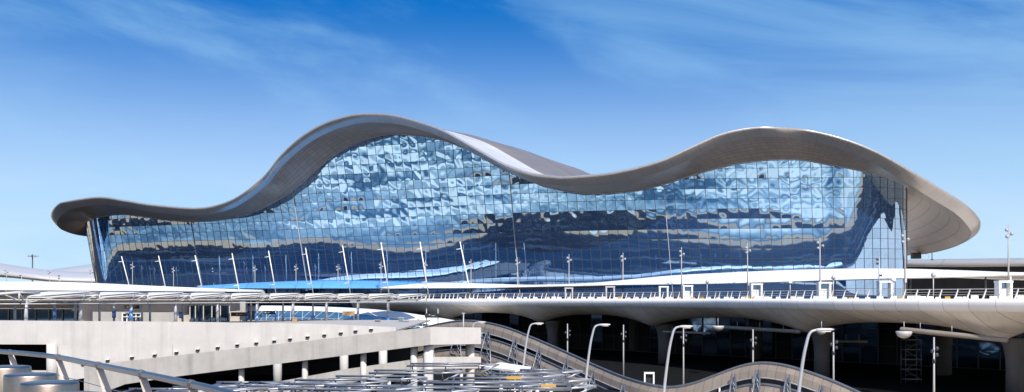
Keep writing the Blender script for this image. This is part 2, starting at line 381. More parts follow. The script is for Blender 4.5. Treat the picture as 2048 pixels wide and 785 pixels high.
# ------------------------------------------------------------------ ground
gm = bpy.data.materials.new('desert_ground'); nt, N, L = nodes_of(gm); b = N['Principled BSDF']; b.inputs['Roughness'].default_value = 0.95; b.inputs['Specular IOR Level'].default_value = 0.1
tc = N.new('ShaderNodeTexCoord')
n1 = N.new('ShaderNodeTexNoise'); n1.inputs['Scale'].default_value = 0.004; n1.inputs['Detail'].default_value = 8; L.new(tc.outputs['Object'], n1.inputs['Vector'])
cr = N.new('ShaderNodeValToRGB'); e = cr.color_ramp.elements
e[0].position = 0.35; e[0].color = (0.46, 0.29, 0.155, 1); e[1].position = 0.65; e[1].color = (0.62, 0.42, 0.24, 1)
L.new(n1.outputs['Fac'], cr.inputs[0]); L.new(cr.outputs[0], b.inputs['Base Color'])
m = MB(); m.grid([[(-9000 + 1800*i, -9000 + 1800*j, 0) for j in range(11)] for i in range(11)])
tag(m.build('ground', gm), kind='structure')
m = MB(); m.grid([[(-1700 + 340*i, -1750 + 220*j, 0.004) for j in range(11)] for i in range(11)])
tag(m.build('apron', M['apron']), kind='structure')

m = MB(); m.grid([[(84 + 52*i, -60 + 80*j, 0.012) for j in range(8)] for i in range(11)], smooth=False)
tag(m.build('bounce_apron', pmat('bounce_concrete', (0.66, 0.58, 0.48), 0.9, var=0.2, scale=0.05)), kind='structure')  # unseen pale ground added to bounce warm light onto the right soffit
# ------------------------------------------------------------------ terminal: facade and roof
T0 = thing('terminal_building', 'huge airport terminal with wavy overhanging roof and blue mirrored glass wall', 'terminal', (0, 215, 10))
KK = [(176,.19),(400,.165),(600,.15),(1000,.09),(1330,.085),(1500,.06),(1650,.03),(1812,0)]
DB = [(208,255.5),(400,244),(620,232),(830,222),(1030,213),(1220,207),(1400,203),(1650,201),(1700,200.5),(1740,201.5),(1775,203.3),(1800,205.4),(1812,206.6)]
def lean(gx):
    k = min(1,max(0,(gx-1690)/70)); k = k*k*(3-2*k)
    return R(2.0 + 2.3*k + 0.5*math.exp(-((gx-1040)/85)**2) - 0.5*math.exp(-((gx-780)/120)**2) - 0.55*math.exp(-((gx-1500)/140)**2) + 0.25*math.exp(-((gx-330)/120)**2))
main = [(195,435,130,404,80),(240,429,195,395,85),(285,433,250,402,86),(330,440,300,410,86),(390,443,385,417,86),(440,440,430,412,86),(500,427,475,394,86),
 (560,398,525,355,86),(600,370,560,312,86),(650,325,600,275,86),(700,292,645,248,86),(750,274,695,232,86),(790,269,735,228,86),
 (840,272,785,231,86),(890,282,835,244,86),(940,302,885,262,86),(1000,335,945,295,86),(1060,362,1005,328,86),(1110,378,1060,347,86),
 (1160,386,1105,353,86),(1195,387,1135,354,86),(1270,382,1210,348,86),(1330,368,1275,335,86),(1380,352,1330,318,86),(1430,338,1385,293,86),
 (1480,327,1440,269,86),(1530,321,1495,257,86),(1570,319,1545,255,84),(1610,321,1610,260,82),(1650,328,1680,276,78),(1700,337,1750,302,74),
 (1750,348,1820,340,70),(1785,359,1880,376,66),(1812,373,1930,408,62)]
DEX = {1610:192.5, 1680:191.5, 1750:191, 1820:192, 1880:195, 1930:202}
rows = []      # (B, G, E, L)
def addx(gx, gy, dg, bx, db, ex, ey, de, Lb): rows.append((PX(bx, db, EYE), W(gx, gy, dg), W(ex, ey, de), Lb))
addx(235,450,310, 250,310, 250,468,312, 0)
addx(185,448,285, 208,285, 165,463,295, 18)
addx(171,446,266, 197,265, 122,452,278, 38)
addx(170.5,444.5,258.5, 198.5,260, 104,439,266, 52)
addx(175,442,254.5, 203,257, 103,425,257, 62)
addx(184,439,252.6, 210,255.4, 114,410,250, 72)
for gx, gy, ex, ey, Lb in main:
    bx = gx + sm(KK, gx) * (HOR - gy); db = sm(DB, bx)
    B = PX(bx, db, EYE)
    q = PX(bx+3, sm(DB, bx+3)) - PX(bx-3, sm(DB, bx-3)); q.normalize(); n = Vector((q.y, -q.x, 0))
    if n.y > 0: n = -n
    dg = (B.x*n.x + B.y*n.y) / ((gx-1024)/F*n.x + n.y - (HOR-gy)/F*math.tan(lean(gx)))
    de = DEX.get(ex, dg - 10)
    rows.append((B, W(gx, gy, dg), W(ex, ey, de), Lb))
addx(1811,381,217.5, 1811,219, 1955,432,212, 58)
addx(1800,390,238, 1800,239, 1962,450,222, 50)
addx(1782,400,260, 1782,261, 1952,469,245, 38)
addx(1762,410,275, 1762,276, 1920,485,268, 24)
addx(1742,420,290, 1742,291, 1870,497,295, 10)
addx(1722,430,305, 1722,306, 1800,504,320, 0)
SUB = 8
Bc = catmull([r[0] for r in rows], SUB); Gc = catmull([r[1] for r in rows], SUB); Ec = catmull([r[2] for r in rows], SUB)
Lc = [float(x[0]) for x in catmull([(r[3],) for r in rows], SUB)]
Bc = [Vector(p) for p in Bc]; Gc = [Vector(p) for p in Gc]; Ec = [Vector(p) for p in Ec]
nS = len(Bc)
back = Vector((0.42, 0.905, 0))
# arc length along the roof edge for panel joints
sE = [0.0]
for i in range(1, nS): sE.append(sE[-1] + (Ec[i]-Ec[i-1]).length)
sof, fas, top = [], [], []
for i in range(nS):
    E, G = Ec[i], Gc[i]
    inn = Vector((G.x-E.x, G.y-E.y, 0)); di = max(inn.length, 0.1); inn /= di
    Fp = E + inn * min(2.3, di*0.3) + Vector((0, 0, -1.55))
    # soffit: gentle hollow between fold and glass
    srow = []
    for k in range(9):
        t = k/8; p = Fp.lerp(G + Vector((0,0,0.0)), t); p.z += 0.35*math.sin(math.pi*t); srow.append(p)
    sof.append(srow)
    f0 = E + inn*0.55 + Vector((0, 0, 0.22))
    fas.append([f0, E + inn*0.12 + Vector((0,0,0.10)), E, E + inn*0.25 + Vector((0,0,-0.35)), E + inn*min(1.1, di*.2) + Vector((0,0,-0.95)), Fp])
    trow = [f0 + Vector((0, 0, -0.01))]
    # the roof runs back almost level; towards both ends its rows gather at the rear corners
    px = 1024 + F*E.x/E.y; j = i/SUB
    wr = min(1.0, max(0.0, (j - 32)/8.0)); wl_ = min(1.0, max(0.0, (9 - j)/6.0))
    Lm = itp([(6,60),(10,80),(13,120),(18,126),(23,110),(30,95),(34,85),(40,70)], j)
    for k in range(1, 13):
        t = (k/12)**1.25; p = f0 + back*(Lm*t); p.z += itp([(12,-1.2),(18,1.0)], j)*(1-(1-min(1,t*2.2))**2) - (4.0*max(0,t-.45)**2) - 0.9*math.sin(math.pi*min(1,t*4.5))
        if wr: 
            q = f0.lerp(Ec[-1], t); q.z += 9.0*math.sin(math.pi*t)*min(1,(Ec[-1]-f0).length/60); p = p.lerp(q, wr*wr*(3-2*wr))
        if wl_:
            q = f0.lerp(Ec[0], t); q.z += 3.0*math.sin(math.pi*t)*min(1,(Ec[0]-f0).length/40); p = p.lerp(q, wl_*wl_*(3-2*wl_))
        trow.append(p)
    top.append(trow)
m = MB(); m.grid(sof, lambda i, j: (sE[i]/1.5, j/8*7)); m.build('roof_soffit', M['soffit'], T0)
m = MB(); m.grid(fas, lambda i, j: (sE[i]/3.0, j*0.1)); m.build('roof_edge', M['roofedge'], T0)
m = MB(); m.grid([r[:4] for r in top], lambda i, j: (sE[i]/3.0, j/3*4)); m.build('roof_border', M['roofborder'], T0)
m = MB(); m.grid([r[3:] for r in top], lambda i, j: (sE[i]/3.0, j/9*11)); m.build('roof_deck', M['rooftop'], T0)
# closing wall at the back so the hall is a solid body
bl = []
for i in range(0, nS, 4):
    p = Gc[i] + back * min(Lc[i], 60)*0.95
    if i < 8 or i > nS - 110: continue
    if i % 8 == 0: bl.append([Vector((p.x, p.y, 0)), Vector((p.x, p.y, max(10, top[i][-1].z - 1.5)))])
m = MB(); m.grid(bl); m.build('rear_wall', M['beige'], T0)

# glass: columns equally spaced along the base
sB = [0.0]
for i in range(1, nS): sB.append(sB[-1] + (Bc[i]-Bc[i-1]).length)
PANE = 2.02
ncol = int(sB[-1] / PANE)
def at_s(s):
    s = min(max(s, 0), sB[-1] - 1e-4)
    i = int(np.searchsorted(sB, s, side='right')) - 1
    t = (s - sB[i]) / (sB[i+1] - sB[i])
    return Bc[i].lerp(Bc[i+1], t), Gc[i].lerp(Gc[i+1], t)
Z0, BEL, OUT = 8.0, 17.0, Vector((-.36, -.93, 0))
def S(s, z):
    B, G = at_s(s); p = B + (G - B) * ((z - EYE) / (G.z - EYE))
    h = min(max(z - Z0, 0.0), BEL)
    return p - OUT * (math.tan(R(1.3)) * (BEL - h)**2 / (2*BEL))       # the lower glass leans out more
def Nrm(s, z):
    a = S(s+0.4, z) - S(s-0.4, z); b_ = S(s, z+0.5) - S(s, z-0.5); n = a.cross(b_).normalized()
    return n
side = 1 if Nrm(sB[-1]*0.5, 20).y < 0 else -1
RH = 2.02
def s_at_px(px):
    best = min(range(nS), key=lambda i: abs(1024 + F*Gc[i].x/Gc[i].y - px) if Gc[i].y < 262 else 1e9)
    return sB[best]
gl = MB(); K = 8
nrow = 20
W1 = [(rng.uniform(-.05,.05), rng.uniform(.35,.75), rng.uniform(0,6.28)) for _ in range(4)]     # long sagging waves running along the wall
W2 = [(rng.uniform(.10,.35)*rng.choice([-1,1]), rng.uniform(.5,1.3), rng.uniform(0,6.28)) for _ in range(5)]
def field(s, z):
    a = sum(math.sin(kx*s + kz*z + ph) for kx, kz, ph in W1)/2.0
    b_ = sum(math.sin(kx*s + kz*z + ph) for kx, kz, ph in W2)/2.2
    return a, b_
for c in range(ncol):
    s0, s1 = c*PANE, (c+1)*PANE
    zt0 = at_s(s0)[1].z; zt1 = at_s(s1)[1].z; ztm = max(zt0, zt1, at_s((s0+s1)/2)[1].z)
    for r in range(nrow):
        za, zb = Z0 + r*RH, Z0 + (r+1)*RH
        if za > ztm: break
        hi = 0.10 + 0.90*min(1.0, max(0.0, (za-21.5)/5)) + 0.35*min(1.0, max(0.0, (za-28)/6))                   # upper panes bow more than the lower ones
        fa_, fb_ = field((s0+s1)/2, (za+zb)/2)
        amp = rng.normal(0.0045, 0.0055)*hi; tx = rng.normal(0, 0.0022)*hi; ty = (rng.normal(0, 0.0013) + fa_*0.021 + fb_*0.009)*hi
        if (s0+s1)/2 > s_at_px(1690): amp *= .3; tx *= .3; ty *= .25; hi *= .35
        cs = [(rng.normal(0,.0024)*hi, rng.uniform(1.5,6.0), rng.uniform(1.5,6.0), rng.uniform(0,6.28), rng.choice([-1,1])) for _ in range(3)]
        P = []
        nmid = Nrm((s0+s1)/2, min((za+zb)/2, ztm)) * side
        for a in range(K):
            row = []
            for b_ in range(K):
                u, v = a/(K-1), b_/(K-1); s = s0 + u*PANE; z = za + v*RH
                z = min(z, at_s(s)[1].z + 0.02)
                p = S(s, z)
                bow = amp*math.sin(math.pi*u)*math.sin(math.pi*v) + tx*(u-.5)*PANE + ty*(v-.5)*RH
                for A_c, ku, kv, ph, sg in cs: bow += A_c*math.sin(ku*u + sg*kv*v + ph)*math.sin(math.pi*min(1,max(0,.15+.7*u)))
                row.append(p + nmid*bow)
            P.append(row)
        gl.grid(P, lambda i, j, c=c, r=r: (c + 0.02 + 0.96*i/(K-1), r + 0.02 + 0.96*j/(K-1)), True)
gwl = gl.build('glass_wall', M['glass'], T0, recalc=False)
mu = MB()
for c in range(0, ncol+1):
    s = c*PANE; zt = at_s(s)[1].z; n = Nrm(s, 20)*side
    zs = [Z0 + k*RH for k in range(nrow+1) if Z0 + k*RH < zt] + [zt]
    mu.tube([S(s, z) + n*0.02 for z in zs], 0.055, 4, True, False)
for r in range(1, nrow+1):
    z = Z0 + r*RH; run = []
    for c in range(0, ncol*2+1):
        s = c*PANE/2
        if at_s(s)[1].z > z + 0.05: run.append(S(s, z) + Nrm(s, min(z, at_s(s)[1].z))*side*0.02)
        else:
            if len(run) > 1: mu.tube(run, 0.05, 4, True, False)
            run = []
    if len(run) > 1: mu.tube(run, 0.05, 4, True, False)
mu.build('mullion_grid', M['mullion'], gwl)
for px in (383, 590, 1016, 1332):
    s = round(s_at_px(px)/PANE)*PANE; zt = at_s(s)[1].z; n = Nrm(s, 20)*side
    m = MB(); m.tube([S(s, lerp(9, zt, q/14)) + n*0.16 for q in range(15)], 0.06, 6); m.build('gutter_pipe', M['paintsteel'], T0)
# slim metal frame where glass meets soffit
m = MB(); m.tube([Gc[i] + Nrm(sB[i], Gc[i].z-1)*side*0.14 + Vector((0,0,-0.05)) for i in range(20, nS-30)], 0.16, 6); m.build('head_frame', M['greysteel'], T0)
m = MB()
p = rows[-8][1]
m.box(W(1818, 374, 219), (1.6, 1.0, 0.5)); m.build('roof_bearing', M['black'], T0)
# raised seam ribs on the slope between the two humps
for kk in (3, 6, 9):
    m = MB(); m.tube([top[i][kk] + Vector((0,0,.08)) for i in range(140, 200)], 0.05, 5); m.build('roof_rib', M['rooftop'], T0)

# ------------------------------------------------------------------ forecourt and elevated road deck
DK = [(600,238),(700,221),(820,203),(900,192),(1000,180),(1200,158),(1400,138),(1480,129),(1600,118),(1800,105),(2048,93),(2300,84)]
def dk(px): return sm(DK, px)
D0 = thing('elevated_road_deck', 'curved elevated road deck with pale scalloped edge above dark undercroft', 'road deck', (30, 130, 9.9))
pxs = list(np.linspace(700, 2300, 201))
edge = [PX(p, dk(p), EYE) for p in pxs]
es = [0.0]
for i in range(1, len(edge)): es.append(es[-1] + (edge[i]-edge[i-1]).length)
def inward(i):
    a, b_ = edge[max(i-1,0)], edge[min(i+1, len(edge)-1)]; t = (b_-a).normalized(); n = Vector((-t.y, t.x, 0))
    return n if n.x > 0 else -n
colpx = [862, 1045, 1262, 1560, 1952, 2290]
cols_s = [float(np.interp(p, pxs, es)) for p in colpx]
def zb(s):
    if s <= cols_s[0]: t = ((cols_s[0]-s) / 30) % 1
    elif s >= cols_s[-1]: t = 0
    else:
        k = max(j for j in range(len(cols_s)) if cols_s[j] <= s); t = (s-cols_s[k])/(cols_s[k+1]-cols_s[k])
    a = abs(2*t-1)           # 1 at the columns, 0 mid span
    return -2.65 - 1.6*a**2.6
fa, un = [], []
for i in range(len(edge)):
    n = inward(i); z = zb(es[i]); e = edge[i]
    fr = [(0.9, -0.06), (0.4, 0.0), (0.08, -0.12), (0.0, -0.4), (0.05, -0.8), (0.32, -1.22), (0.36, -1.26)]
    q = [e + n*o + Vector((0,0,h)) for o, h in fr]; q[6] = e + n*.42 + Vector((0,0,-1.26))
    for k in range(1, 9):
        t = k/8; o = 0.36 + (4.2-0.36)*t; h = -1.26 + (z+1.26)*(1-(1-t)**1.7); q.append(e + n*o + Vector((0,0,h)))
    fa.append(q)
    lastp = q[-1]
    un.append([lastp + Vector((0,0,0.0)), lastp + n*1.5 + Vector((0,0,0.15)), e + n*9 + Vector((0,0,-1.9 + 0.5*(z+2.65))), e + n*22 + Vector((0,0,-1.7)), e + n*42 + Vector((0,0,-1.7))])
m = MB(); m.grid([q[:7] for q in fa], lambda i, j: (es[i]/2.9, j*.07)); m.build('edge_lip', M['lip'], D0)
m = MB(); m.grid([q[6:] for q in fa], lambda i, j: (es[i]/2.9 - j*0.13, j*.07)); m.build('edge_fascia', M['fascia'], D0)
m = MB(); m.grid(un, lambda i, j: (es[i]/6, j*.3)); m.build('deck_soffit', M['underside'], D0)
surf = []
for p in np.linspace(700, 2300, 60):
    e = PX(p, dk(p), EYE-0.07); i = int(np.interp(p, pxs, range(len(pxs)))); e = e + inward(i)*0.85
    far = PX(p, lerp(219, dk(p)+48, min(1, (p-1800)/60)) if p > 1800 else sm(DB, p) + 6, EYE-0.07)
    surf.append([e.lerp(far, t) for t in (0, .25, .5, .75, 1)])
m = MB(); m.grid(surf[41:], smooth=False); m.build('side_bounce', M['bouncepaving'], D0)  # pale deck strip added to bounce light onto the right soffit
m = MB(); m.grid(surf[:42], smooth=False); m.build('road_surface', M['asphalt'], D0)
left = [[PX(x, d, EYE-0.075) for d in (dn, 200 + (dn-150)*.3, fd)] for x, dn, fd in ((-700,160,420),(-300,172,400),(0,186,360),(195,196,262),(400,210,247),(560,222,238),(700,223,232))]
m = MB(); m.grid(left, smooth=False); tag(m.build('forecourt_road', M['asphalt']), kind='structure')
m = MB(); m.grid([[PX(p, lerp(10, min(dk(p)*.97, 105), t), .016) for t in (0, .5, 1)] for p in np.linspace(960, 2600, 20)], smooth=False); tag(m.build('bounce_forecourt', M['bouncepaving']), kind='structure')  # unseen pale ground added to bounce light up to the deck fascia
# columns under the deck
m = MB(); m.grid([[PX(p, max(106, dk(p)*.8), .008), PX(p, dk(p)*1.15+30, .008), PX(p, dk(p)*1.3+60, .008)] for p in np.linspace(900, 2290, 40)], smooth=False); tag(m.build('lower_road', M['shaderoad']), kind='structure')  # dark sheet carrying the shade under the deck in its colour
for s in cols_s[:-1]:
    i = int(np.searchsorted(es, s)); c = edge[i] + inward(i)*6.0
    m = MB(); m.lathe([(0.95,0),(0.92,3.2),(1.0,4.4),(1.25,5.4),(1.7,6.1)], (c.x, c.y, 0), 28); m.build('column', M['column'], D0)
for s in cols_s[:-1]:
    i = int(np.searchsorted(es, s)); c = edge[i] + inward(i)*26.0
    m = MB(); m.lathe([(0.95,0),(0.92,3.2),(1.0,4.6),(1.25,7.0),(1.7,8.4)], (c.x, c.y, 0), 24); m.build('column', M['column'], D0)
# arrivals level glass front deep under the deck
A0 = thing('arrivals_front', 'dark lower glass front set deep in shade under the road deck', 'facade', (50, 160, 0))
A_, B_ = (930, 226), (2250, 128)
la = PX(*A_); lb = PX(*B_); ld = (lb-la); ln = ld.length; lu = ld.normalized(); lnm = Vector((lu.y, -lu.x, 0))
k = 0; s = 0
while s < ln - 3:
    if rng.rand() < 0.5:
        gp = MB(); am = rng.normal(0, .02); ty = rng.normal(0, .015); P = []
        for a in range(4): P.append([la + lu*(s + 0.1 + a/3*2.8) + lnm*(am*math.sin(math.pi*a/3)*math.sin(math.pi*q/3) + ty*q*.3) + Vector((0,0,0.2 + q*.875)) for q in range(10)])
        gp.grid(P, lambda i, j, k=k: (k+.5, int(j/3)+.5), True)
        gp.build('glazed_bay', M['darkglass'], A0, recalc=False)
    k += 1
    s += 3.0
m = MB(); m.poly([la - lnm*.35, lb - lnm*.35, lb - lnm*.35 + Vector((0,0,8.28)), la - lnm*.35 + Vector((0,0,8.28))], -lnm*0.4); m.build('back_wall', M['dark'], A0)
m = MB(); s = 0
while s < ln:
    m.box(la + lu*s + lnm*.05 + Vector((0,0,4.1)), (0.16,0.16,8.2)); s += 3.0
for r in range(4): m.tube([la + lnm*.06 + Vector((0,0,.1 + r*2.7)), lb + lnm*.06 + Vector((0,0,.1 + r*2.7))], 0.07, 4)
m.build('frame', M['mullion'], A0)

# hanging ducts and dish lamps below the deck
def duct(p0, p1, r, label):
    t = thing('hanging_duct', label, 'duct', (p0+p1)/2, 'long tubes hung under the deck')
    d = (p1-p0).normalized(); pts = [p0]; rr = [r*.5]
    for q, k in ((0.15,.85),(0.4,1)): pts.append(p0 + d*r*q*2); rr.append(r*k)
    for q, k in ((0.4,1),(0.15,.85)): pts.append(p1 - d*r*q*2); rr.append(r*k)
    pts.append(p1); rr.append(r*.5)
    m = MB(); m.tube(pts, rr, 14); m.build('tube_body', M['duct'], t)
    for f in (0.2, 0.5, 0.8):
        q = p0.lerp(p1, f); m = MB(); m.tube([q, q + Vector((0,0,0.9))], 0.03, 5); m.build('hanger', M['greysteel'], t)
duct(W(1800,659,104), W(2016,681,96), 0.26, 'long pale tube with rounded lit end under right span of deck')
duct(W(1446,655,134), W(1600,664,122), 0.24, 'pale tube hung under the middle span beside a dish lamp')
duct(W(1326,664,148), W(1420,667,141), 0.16, 'thin pale tube beside the flared column under the deck')
duct(W(1650,683,128), W(1735,684,124), 0.16, 'short brownish tube hung low left of the scaffold tower')
def dish(p, r, label):
    t = thing('dish_lamp', label, 'lamp', p, 'dish lamps under the deck')
    m = MB(); m.lathe([(r,0.0),(r*.96,-r*.3),(r*.8,-r*.6),(r*.5,-r*.82),(r*.05,-r*.92)], p, 24); m.build('bowl', M['dishgrey'], t)
    m = MB(); m.tube([p, p + Vector((0,0,1.0))], 0.04, 6); m.build('rod', M['greysteel'], t)
dish(W(1436,652,130), 0.78, 'white dish lamp under the deck right of the flared column')
dish(W(1808,663,102), 0.80, 'largest white dish lamp under the right span beside long tube')
dish(W(1643,661,112), 0.55, 'small white dish lamp beside the curved street lamp head')
# scaffold tower
t = thing('scaffold_tower', 'slim access scaffold tower with plank platforms standing under the deck', 'scaffold', PX(1822, 117, 0))
c = PX(1822, 117, 0)
for dx in (-.9, .9):
    for dy in (-.7, .7):
        m = MB(); m.tube([c + Vector((dx,dy,0)), c + Vector((dx,dy,5.4))], 0.035, 6); m.build('standard', M['steel'], t)
for k in range(5):
    z = 0.6 + k*1.15
    m = MB(); m.box(c + Vector((0.1*(-1)**k,0,z)), (1.9,1.3,0.07)); m.build('platform', M['duct'], t)
    m = MB(); m.tube([c + Vector((-.9,-.7,z)), c + Vector((.9,-.7,z+1.1))] if k % 2 else [c + Vector((.9,-.7,z)), c + Vector((-.9,-.7,z+1.1))], 0.03, 6); m.build('brace', M['steel'], t)
    m = MB(); m.tube([c + Vector((-.9,-.7,z+.55)), c + Vector((.9,-.7,z+.55))], 0.025, 6); m.build('guard_rail', M['steel'], t)

# ------------------------------------------------------------------ deck railing and the clutter behind it
RL = thing('deck_railing', 'pale steel railing with leaning posts along the road deck edge', 'railing', (30, 130, 10))
s = 3.0; plist = []
rail_pts = []
for i in range(0, len(edge)):
    if pxs[i] > 800: rail_pts.append(edge[i] + inward(i)*0.7)
total = es[-1]
s = float(np.interp(806, pxs, es)); n_p = 0
while s < total - 12 and n_p < 98:
    i = min(int(np.searchsorted(es, s)), len(edge)-1)
    c = edge[i] + inward(i)*0.7; t_ = (edge[min(i+1,len(edge)-1)] - edge[i-1]).normalized()
    m = MB(); m.tube([c + Vector((0,0,-.06)), c + t_*0.42 + Vector((0,0,0.98))], [0.105, 0.06], 4, True, False); m.build('post', M['white'], RL)
    s += 1.62; n_p += 1
for z, r in ((0.95, .035), (0.66, .02), (0.40, .02)):
    m = MB(); m.tube([p + Vector((0,0,z)) for p in rail_pts], r, 6); m.build('rail', M['paintsteel'], RL)

def place_deck(px, inn):
    i = int(np.interp(px, pxs, range(len(pxs)))); return edge[i] + inward(i)*inn + Vector((0,0,-0.07))
# traffic barriers
def make_barrier(mat):
    t = thing('traffic_barrier', 'x', 'barrier')
    m = MB(); pr = [(-.28,0),(-.28,.12),(-.12,.35),(-.08,.8),(.08,.8),(.12,.35),(.28,.12),(.28,0)]
    m.loft([[(x,y,z) for y,z in pr] for x in (-.7,.7)], smooth=False); m.build('barrier_body', mat, t)
    return t
bw, by = make_barrier(M['white']), make_barrier(M['yellow'])
px = 905; k = 0; first = {0: True, 1: True}
while px < 2120:
    kind = 1 if rng.rand() < 0.2 else 0
    src = by if kind else bw
    o = src if first[kind] else copy_tree(src); first[kind] = False
    o.location = place_deck(px, 1.6 + rng.rand()*1.5); o.rotation_euler = (0, 0, R(rng.uniform(-70, 20))); sc_ = rng.uniform(.36, .54); o.scale = (sc_, sc_, sc_*rng.uniform(.8,1.1))
    tag(o, ('orange-yellow' if kind else 'white') + ' traffic barrier standing behind the deck railing', 'barrier', 'traffic barriers behind the deck railing')
    px += rng.uniform(9, 19) * (0.6 + (px-900)/1400); k += 1
# white cabins / door frames on the deck
cab = [(1093,5,.8,'small open grey'),(1177,5,.85,'open pale'),(1283,5,.8,'low open white'),(1334,4,.82,'white'),(1461,4,.84,'white small-windowed'),(1603,4,.84,'white slanted-shade'),(1697,6,.85,'open white'),(1962,4,.74,'pale panelled')]
for k, (px, inn, scl, ad) in enumerate(cab):
    p = place_deck(px, inn)
    t = thing('service_cabin', '%s door cabin on the road deck, %s from the left' % (ad, ORD[k]), 'cabin', p, 'door cabins along the road deck')
    w_, h_ = 1.5*scl, 2.25*scl
    m = MB()
    m.box(p + Vector((-w_/2,0,h_/2)), (.22,1.0,h_)); m.box(p + Vector((w_/2,0,h_/2)), (.22,1.0,h_)); m.box(p + Vector((0,0,h_+.1)), (w_+.3,1.1,.2))
    m.build('frame', M['door'] if k > 1 else M['paintsteel'], t)
    if k in (3,4,5,7):
        m = MB(); m.box(p + Vector((0,.1,h_*.34)), (w_-.24,.08,h_*.66)); dlf = m.build('door_leaf', M['door'], t)
        m = MB(); m.box(p + Vector((0.0,.1,h_*.83)), (w_*.55,.06,h_*.28)); m.build('window', M['darkglass'], dlf)
# person-like small things are too small; tall signal posts behind the railing
for k, (px, inn, h) in enumerate([(1383,3,2.3),(1545,3,2.0),(1632,3,2.4),(1752,3,2.0),(1832,3,2.4),(1050,6,2.2)]):
    p = place_deck(px, inn)
    t = thing('signal_post', 'thin pole with small round signal head on road deck, %s from the left' % ORD[[1,2,3,4,5,0][k]], 'signal', p, 'thin signal poles on the road deck')
    m = MB(); m.tube([p, p + Vector((0,0,h))], 0.05, 6); m.build('pole', M['paintsteel'], t)
    m = MB(); m.lathe([(.05,h-.1),(.24,h),(.26,h+.2),(.12,h+.42)], p, 12); m.build('signal_head', M['white'] if k % 2 else M['greysteel'], t)

# ------------------------------------------------------------------ canopies over the drop-off road
def canopy(name, label, keys, mat, parent_loc, nseg=90):
    """keys: px, front depth, front y, top y, width back"""
    t = thing(name, label, 'canopy', parent_loc)
    K5 = [[(k[0], k[j]) for k in keys] for j in range(1, 5)]
    up, dn, se = [], [], 0.0
    prev = None; ss = []
    for px in np.linspace(keys[0][0], keys[-1][0], nseg):
        df, fy, ty, wd = (sm(q, px) for q in K5)
        f = W(px, fy, df); T = W(px + 6, ty, df + wd*.62); bk = W(px+10, fy, df + wd)
        bk.z = T.z - 0.55
        if prev is not None: se += (f-prev).length
        prev = f; ss.append(se)
        q1 = f + Vector((0,0.03,0.10)); 
        c1 = f.lerp(T, .33) + Vector((0,0,.12*max(.2,(T.z-f.z)))); c2 = f.lerp(T, .7) + Vector((0,0,.10*max(.2,(T.z-f.z))))
        ring = [f, q1, c1, c2, T, T.lerp(bk,.5) + Vector((0,0,.1)), bk, bk + Vector((0,0,-.35)), T + Vector((0,0,-.75)), f + Vector((0,.5,-.12)), f + Vector((0,.06,-.10))]
        up.append(ring)
    m = MB(); m.loft(up, lambda i, j: (ss[i]/7.0, j*.1), True, True)
    m.build('roof_shell', mat, t)
    return t, up
ct, cu = canopy('forecourt_canopy', 'long smooth white canopy rising to the right above the road deck', [(760,210,577,574,6),(860,201,576.5,566,9),(960,190,576,567.5,9),(1060,181,574,570,9),(1180,170,571.5,566,11),(1240,165,570,560.5,12),(1330,158,569,552,14),(1430,150,567.5,546.5,15),(1560,141,564,541,16),(1700,132,559.5,537.5,16),(1810,126,556.5,538,16),(1900,122,554,540.5,15),(2048,116,549.5,545,14),(2250,108,544,541,12)], M['canopy'], W(1500, 560, 145))
for ring in cu[18::9]:
    a = ring[4] + Vector((0,0,-.7)); m = MB(); m.tube([Vector((a.x,a.y,9.93)), a], 0.11, 8); m.build('post', M['greysteel'], ct)
ct2, cu2 = canopy('blue_reflect_canopy', 'long canopy roof at the foot of the glass wall with painted blue reflection', [(395,236,576,572,9),(480,231,577,567,9),(560,226,577,563.5,9),(650,221,577,562,9),(740,217,577,562.5,8),(820,213,577,565,7),(880,210,577,570,6)], M['bluereflect'], W(600, 576, 225))  # its blue stands in for a reflection
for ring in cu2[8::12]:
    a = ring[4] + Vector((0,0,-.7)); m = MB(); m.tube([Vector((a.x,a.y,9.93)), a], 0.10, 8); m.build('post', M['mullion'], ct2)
ct3, cu3 = canopy('bus_canopy', 'broad white canopy roof rising behind the steel pergola at left', [(-260,130,577,556,14),(-100,140,579,561,14),(0,150,580,563.5,14),(100,163,581,564,14),(195,177,582,567,13),(320,200,582.5,573,10),(420,214,583,577,7),(520,222,583,580.5,5)], M['canopy'], W(150, 580, 170))
for ring in cu3[6::10]:
    a = ring[4] + Vector((0,0,-.7)); m = MB(); m.tube([Vector((a.x,a.y,9.9)), a], 0.12, 8); m.build('post', M['paintsteel'], ct3)

# ------------------------------------------------------------------ lamp masts on the forecourt, one long line
def make_mast():
    t = thing('lamp_mast', 'x', 'lamp mast')
    m = MB(); m.tube([(0,0,0),(0,0,4),(0,0,8)], [.11,.09,.05], 8); m.build('pole', M['mastgrey'], t)
    for k, (dx, z) in enumerate(((-.3,7.2),(.32,6.8),(-.25,6.5))):
        m = MB(); m.tube([(0,0,z),(dx,-.1,z)], 0.04, 6); m.lathe([(.05,-.02),(.17,.02),(.19,.22),(.1,.32)], (dx,-.1,z), 10); m.build('spotlight', M['greysteel'], t)
    m = MB(); m.box((.05,-.16,2.2), (.22,.2,.5)); m.build('control_box', M['paintsteel'], t)
    return t
mast0 = make_mast()
mx_ = [(13,536),(99,536),(183,536),(265,524),(347,533),(428,532),(510,530),(592,528),(676,528),(762,523),(851,520),(942,518),(1035,514),(1138,508),(1246,505),(1363,494),(1495,486),(1640,475),(1810,460),(2017,447)]
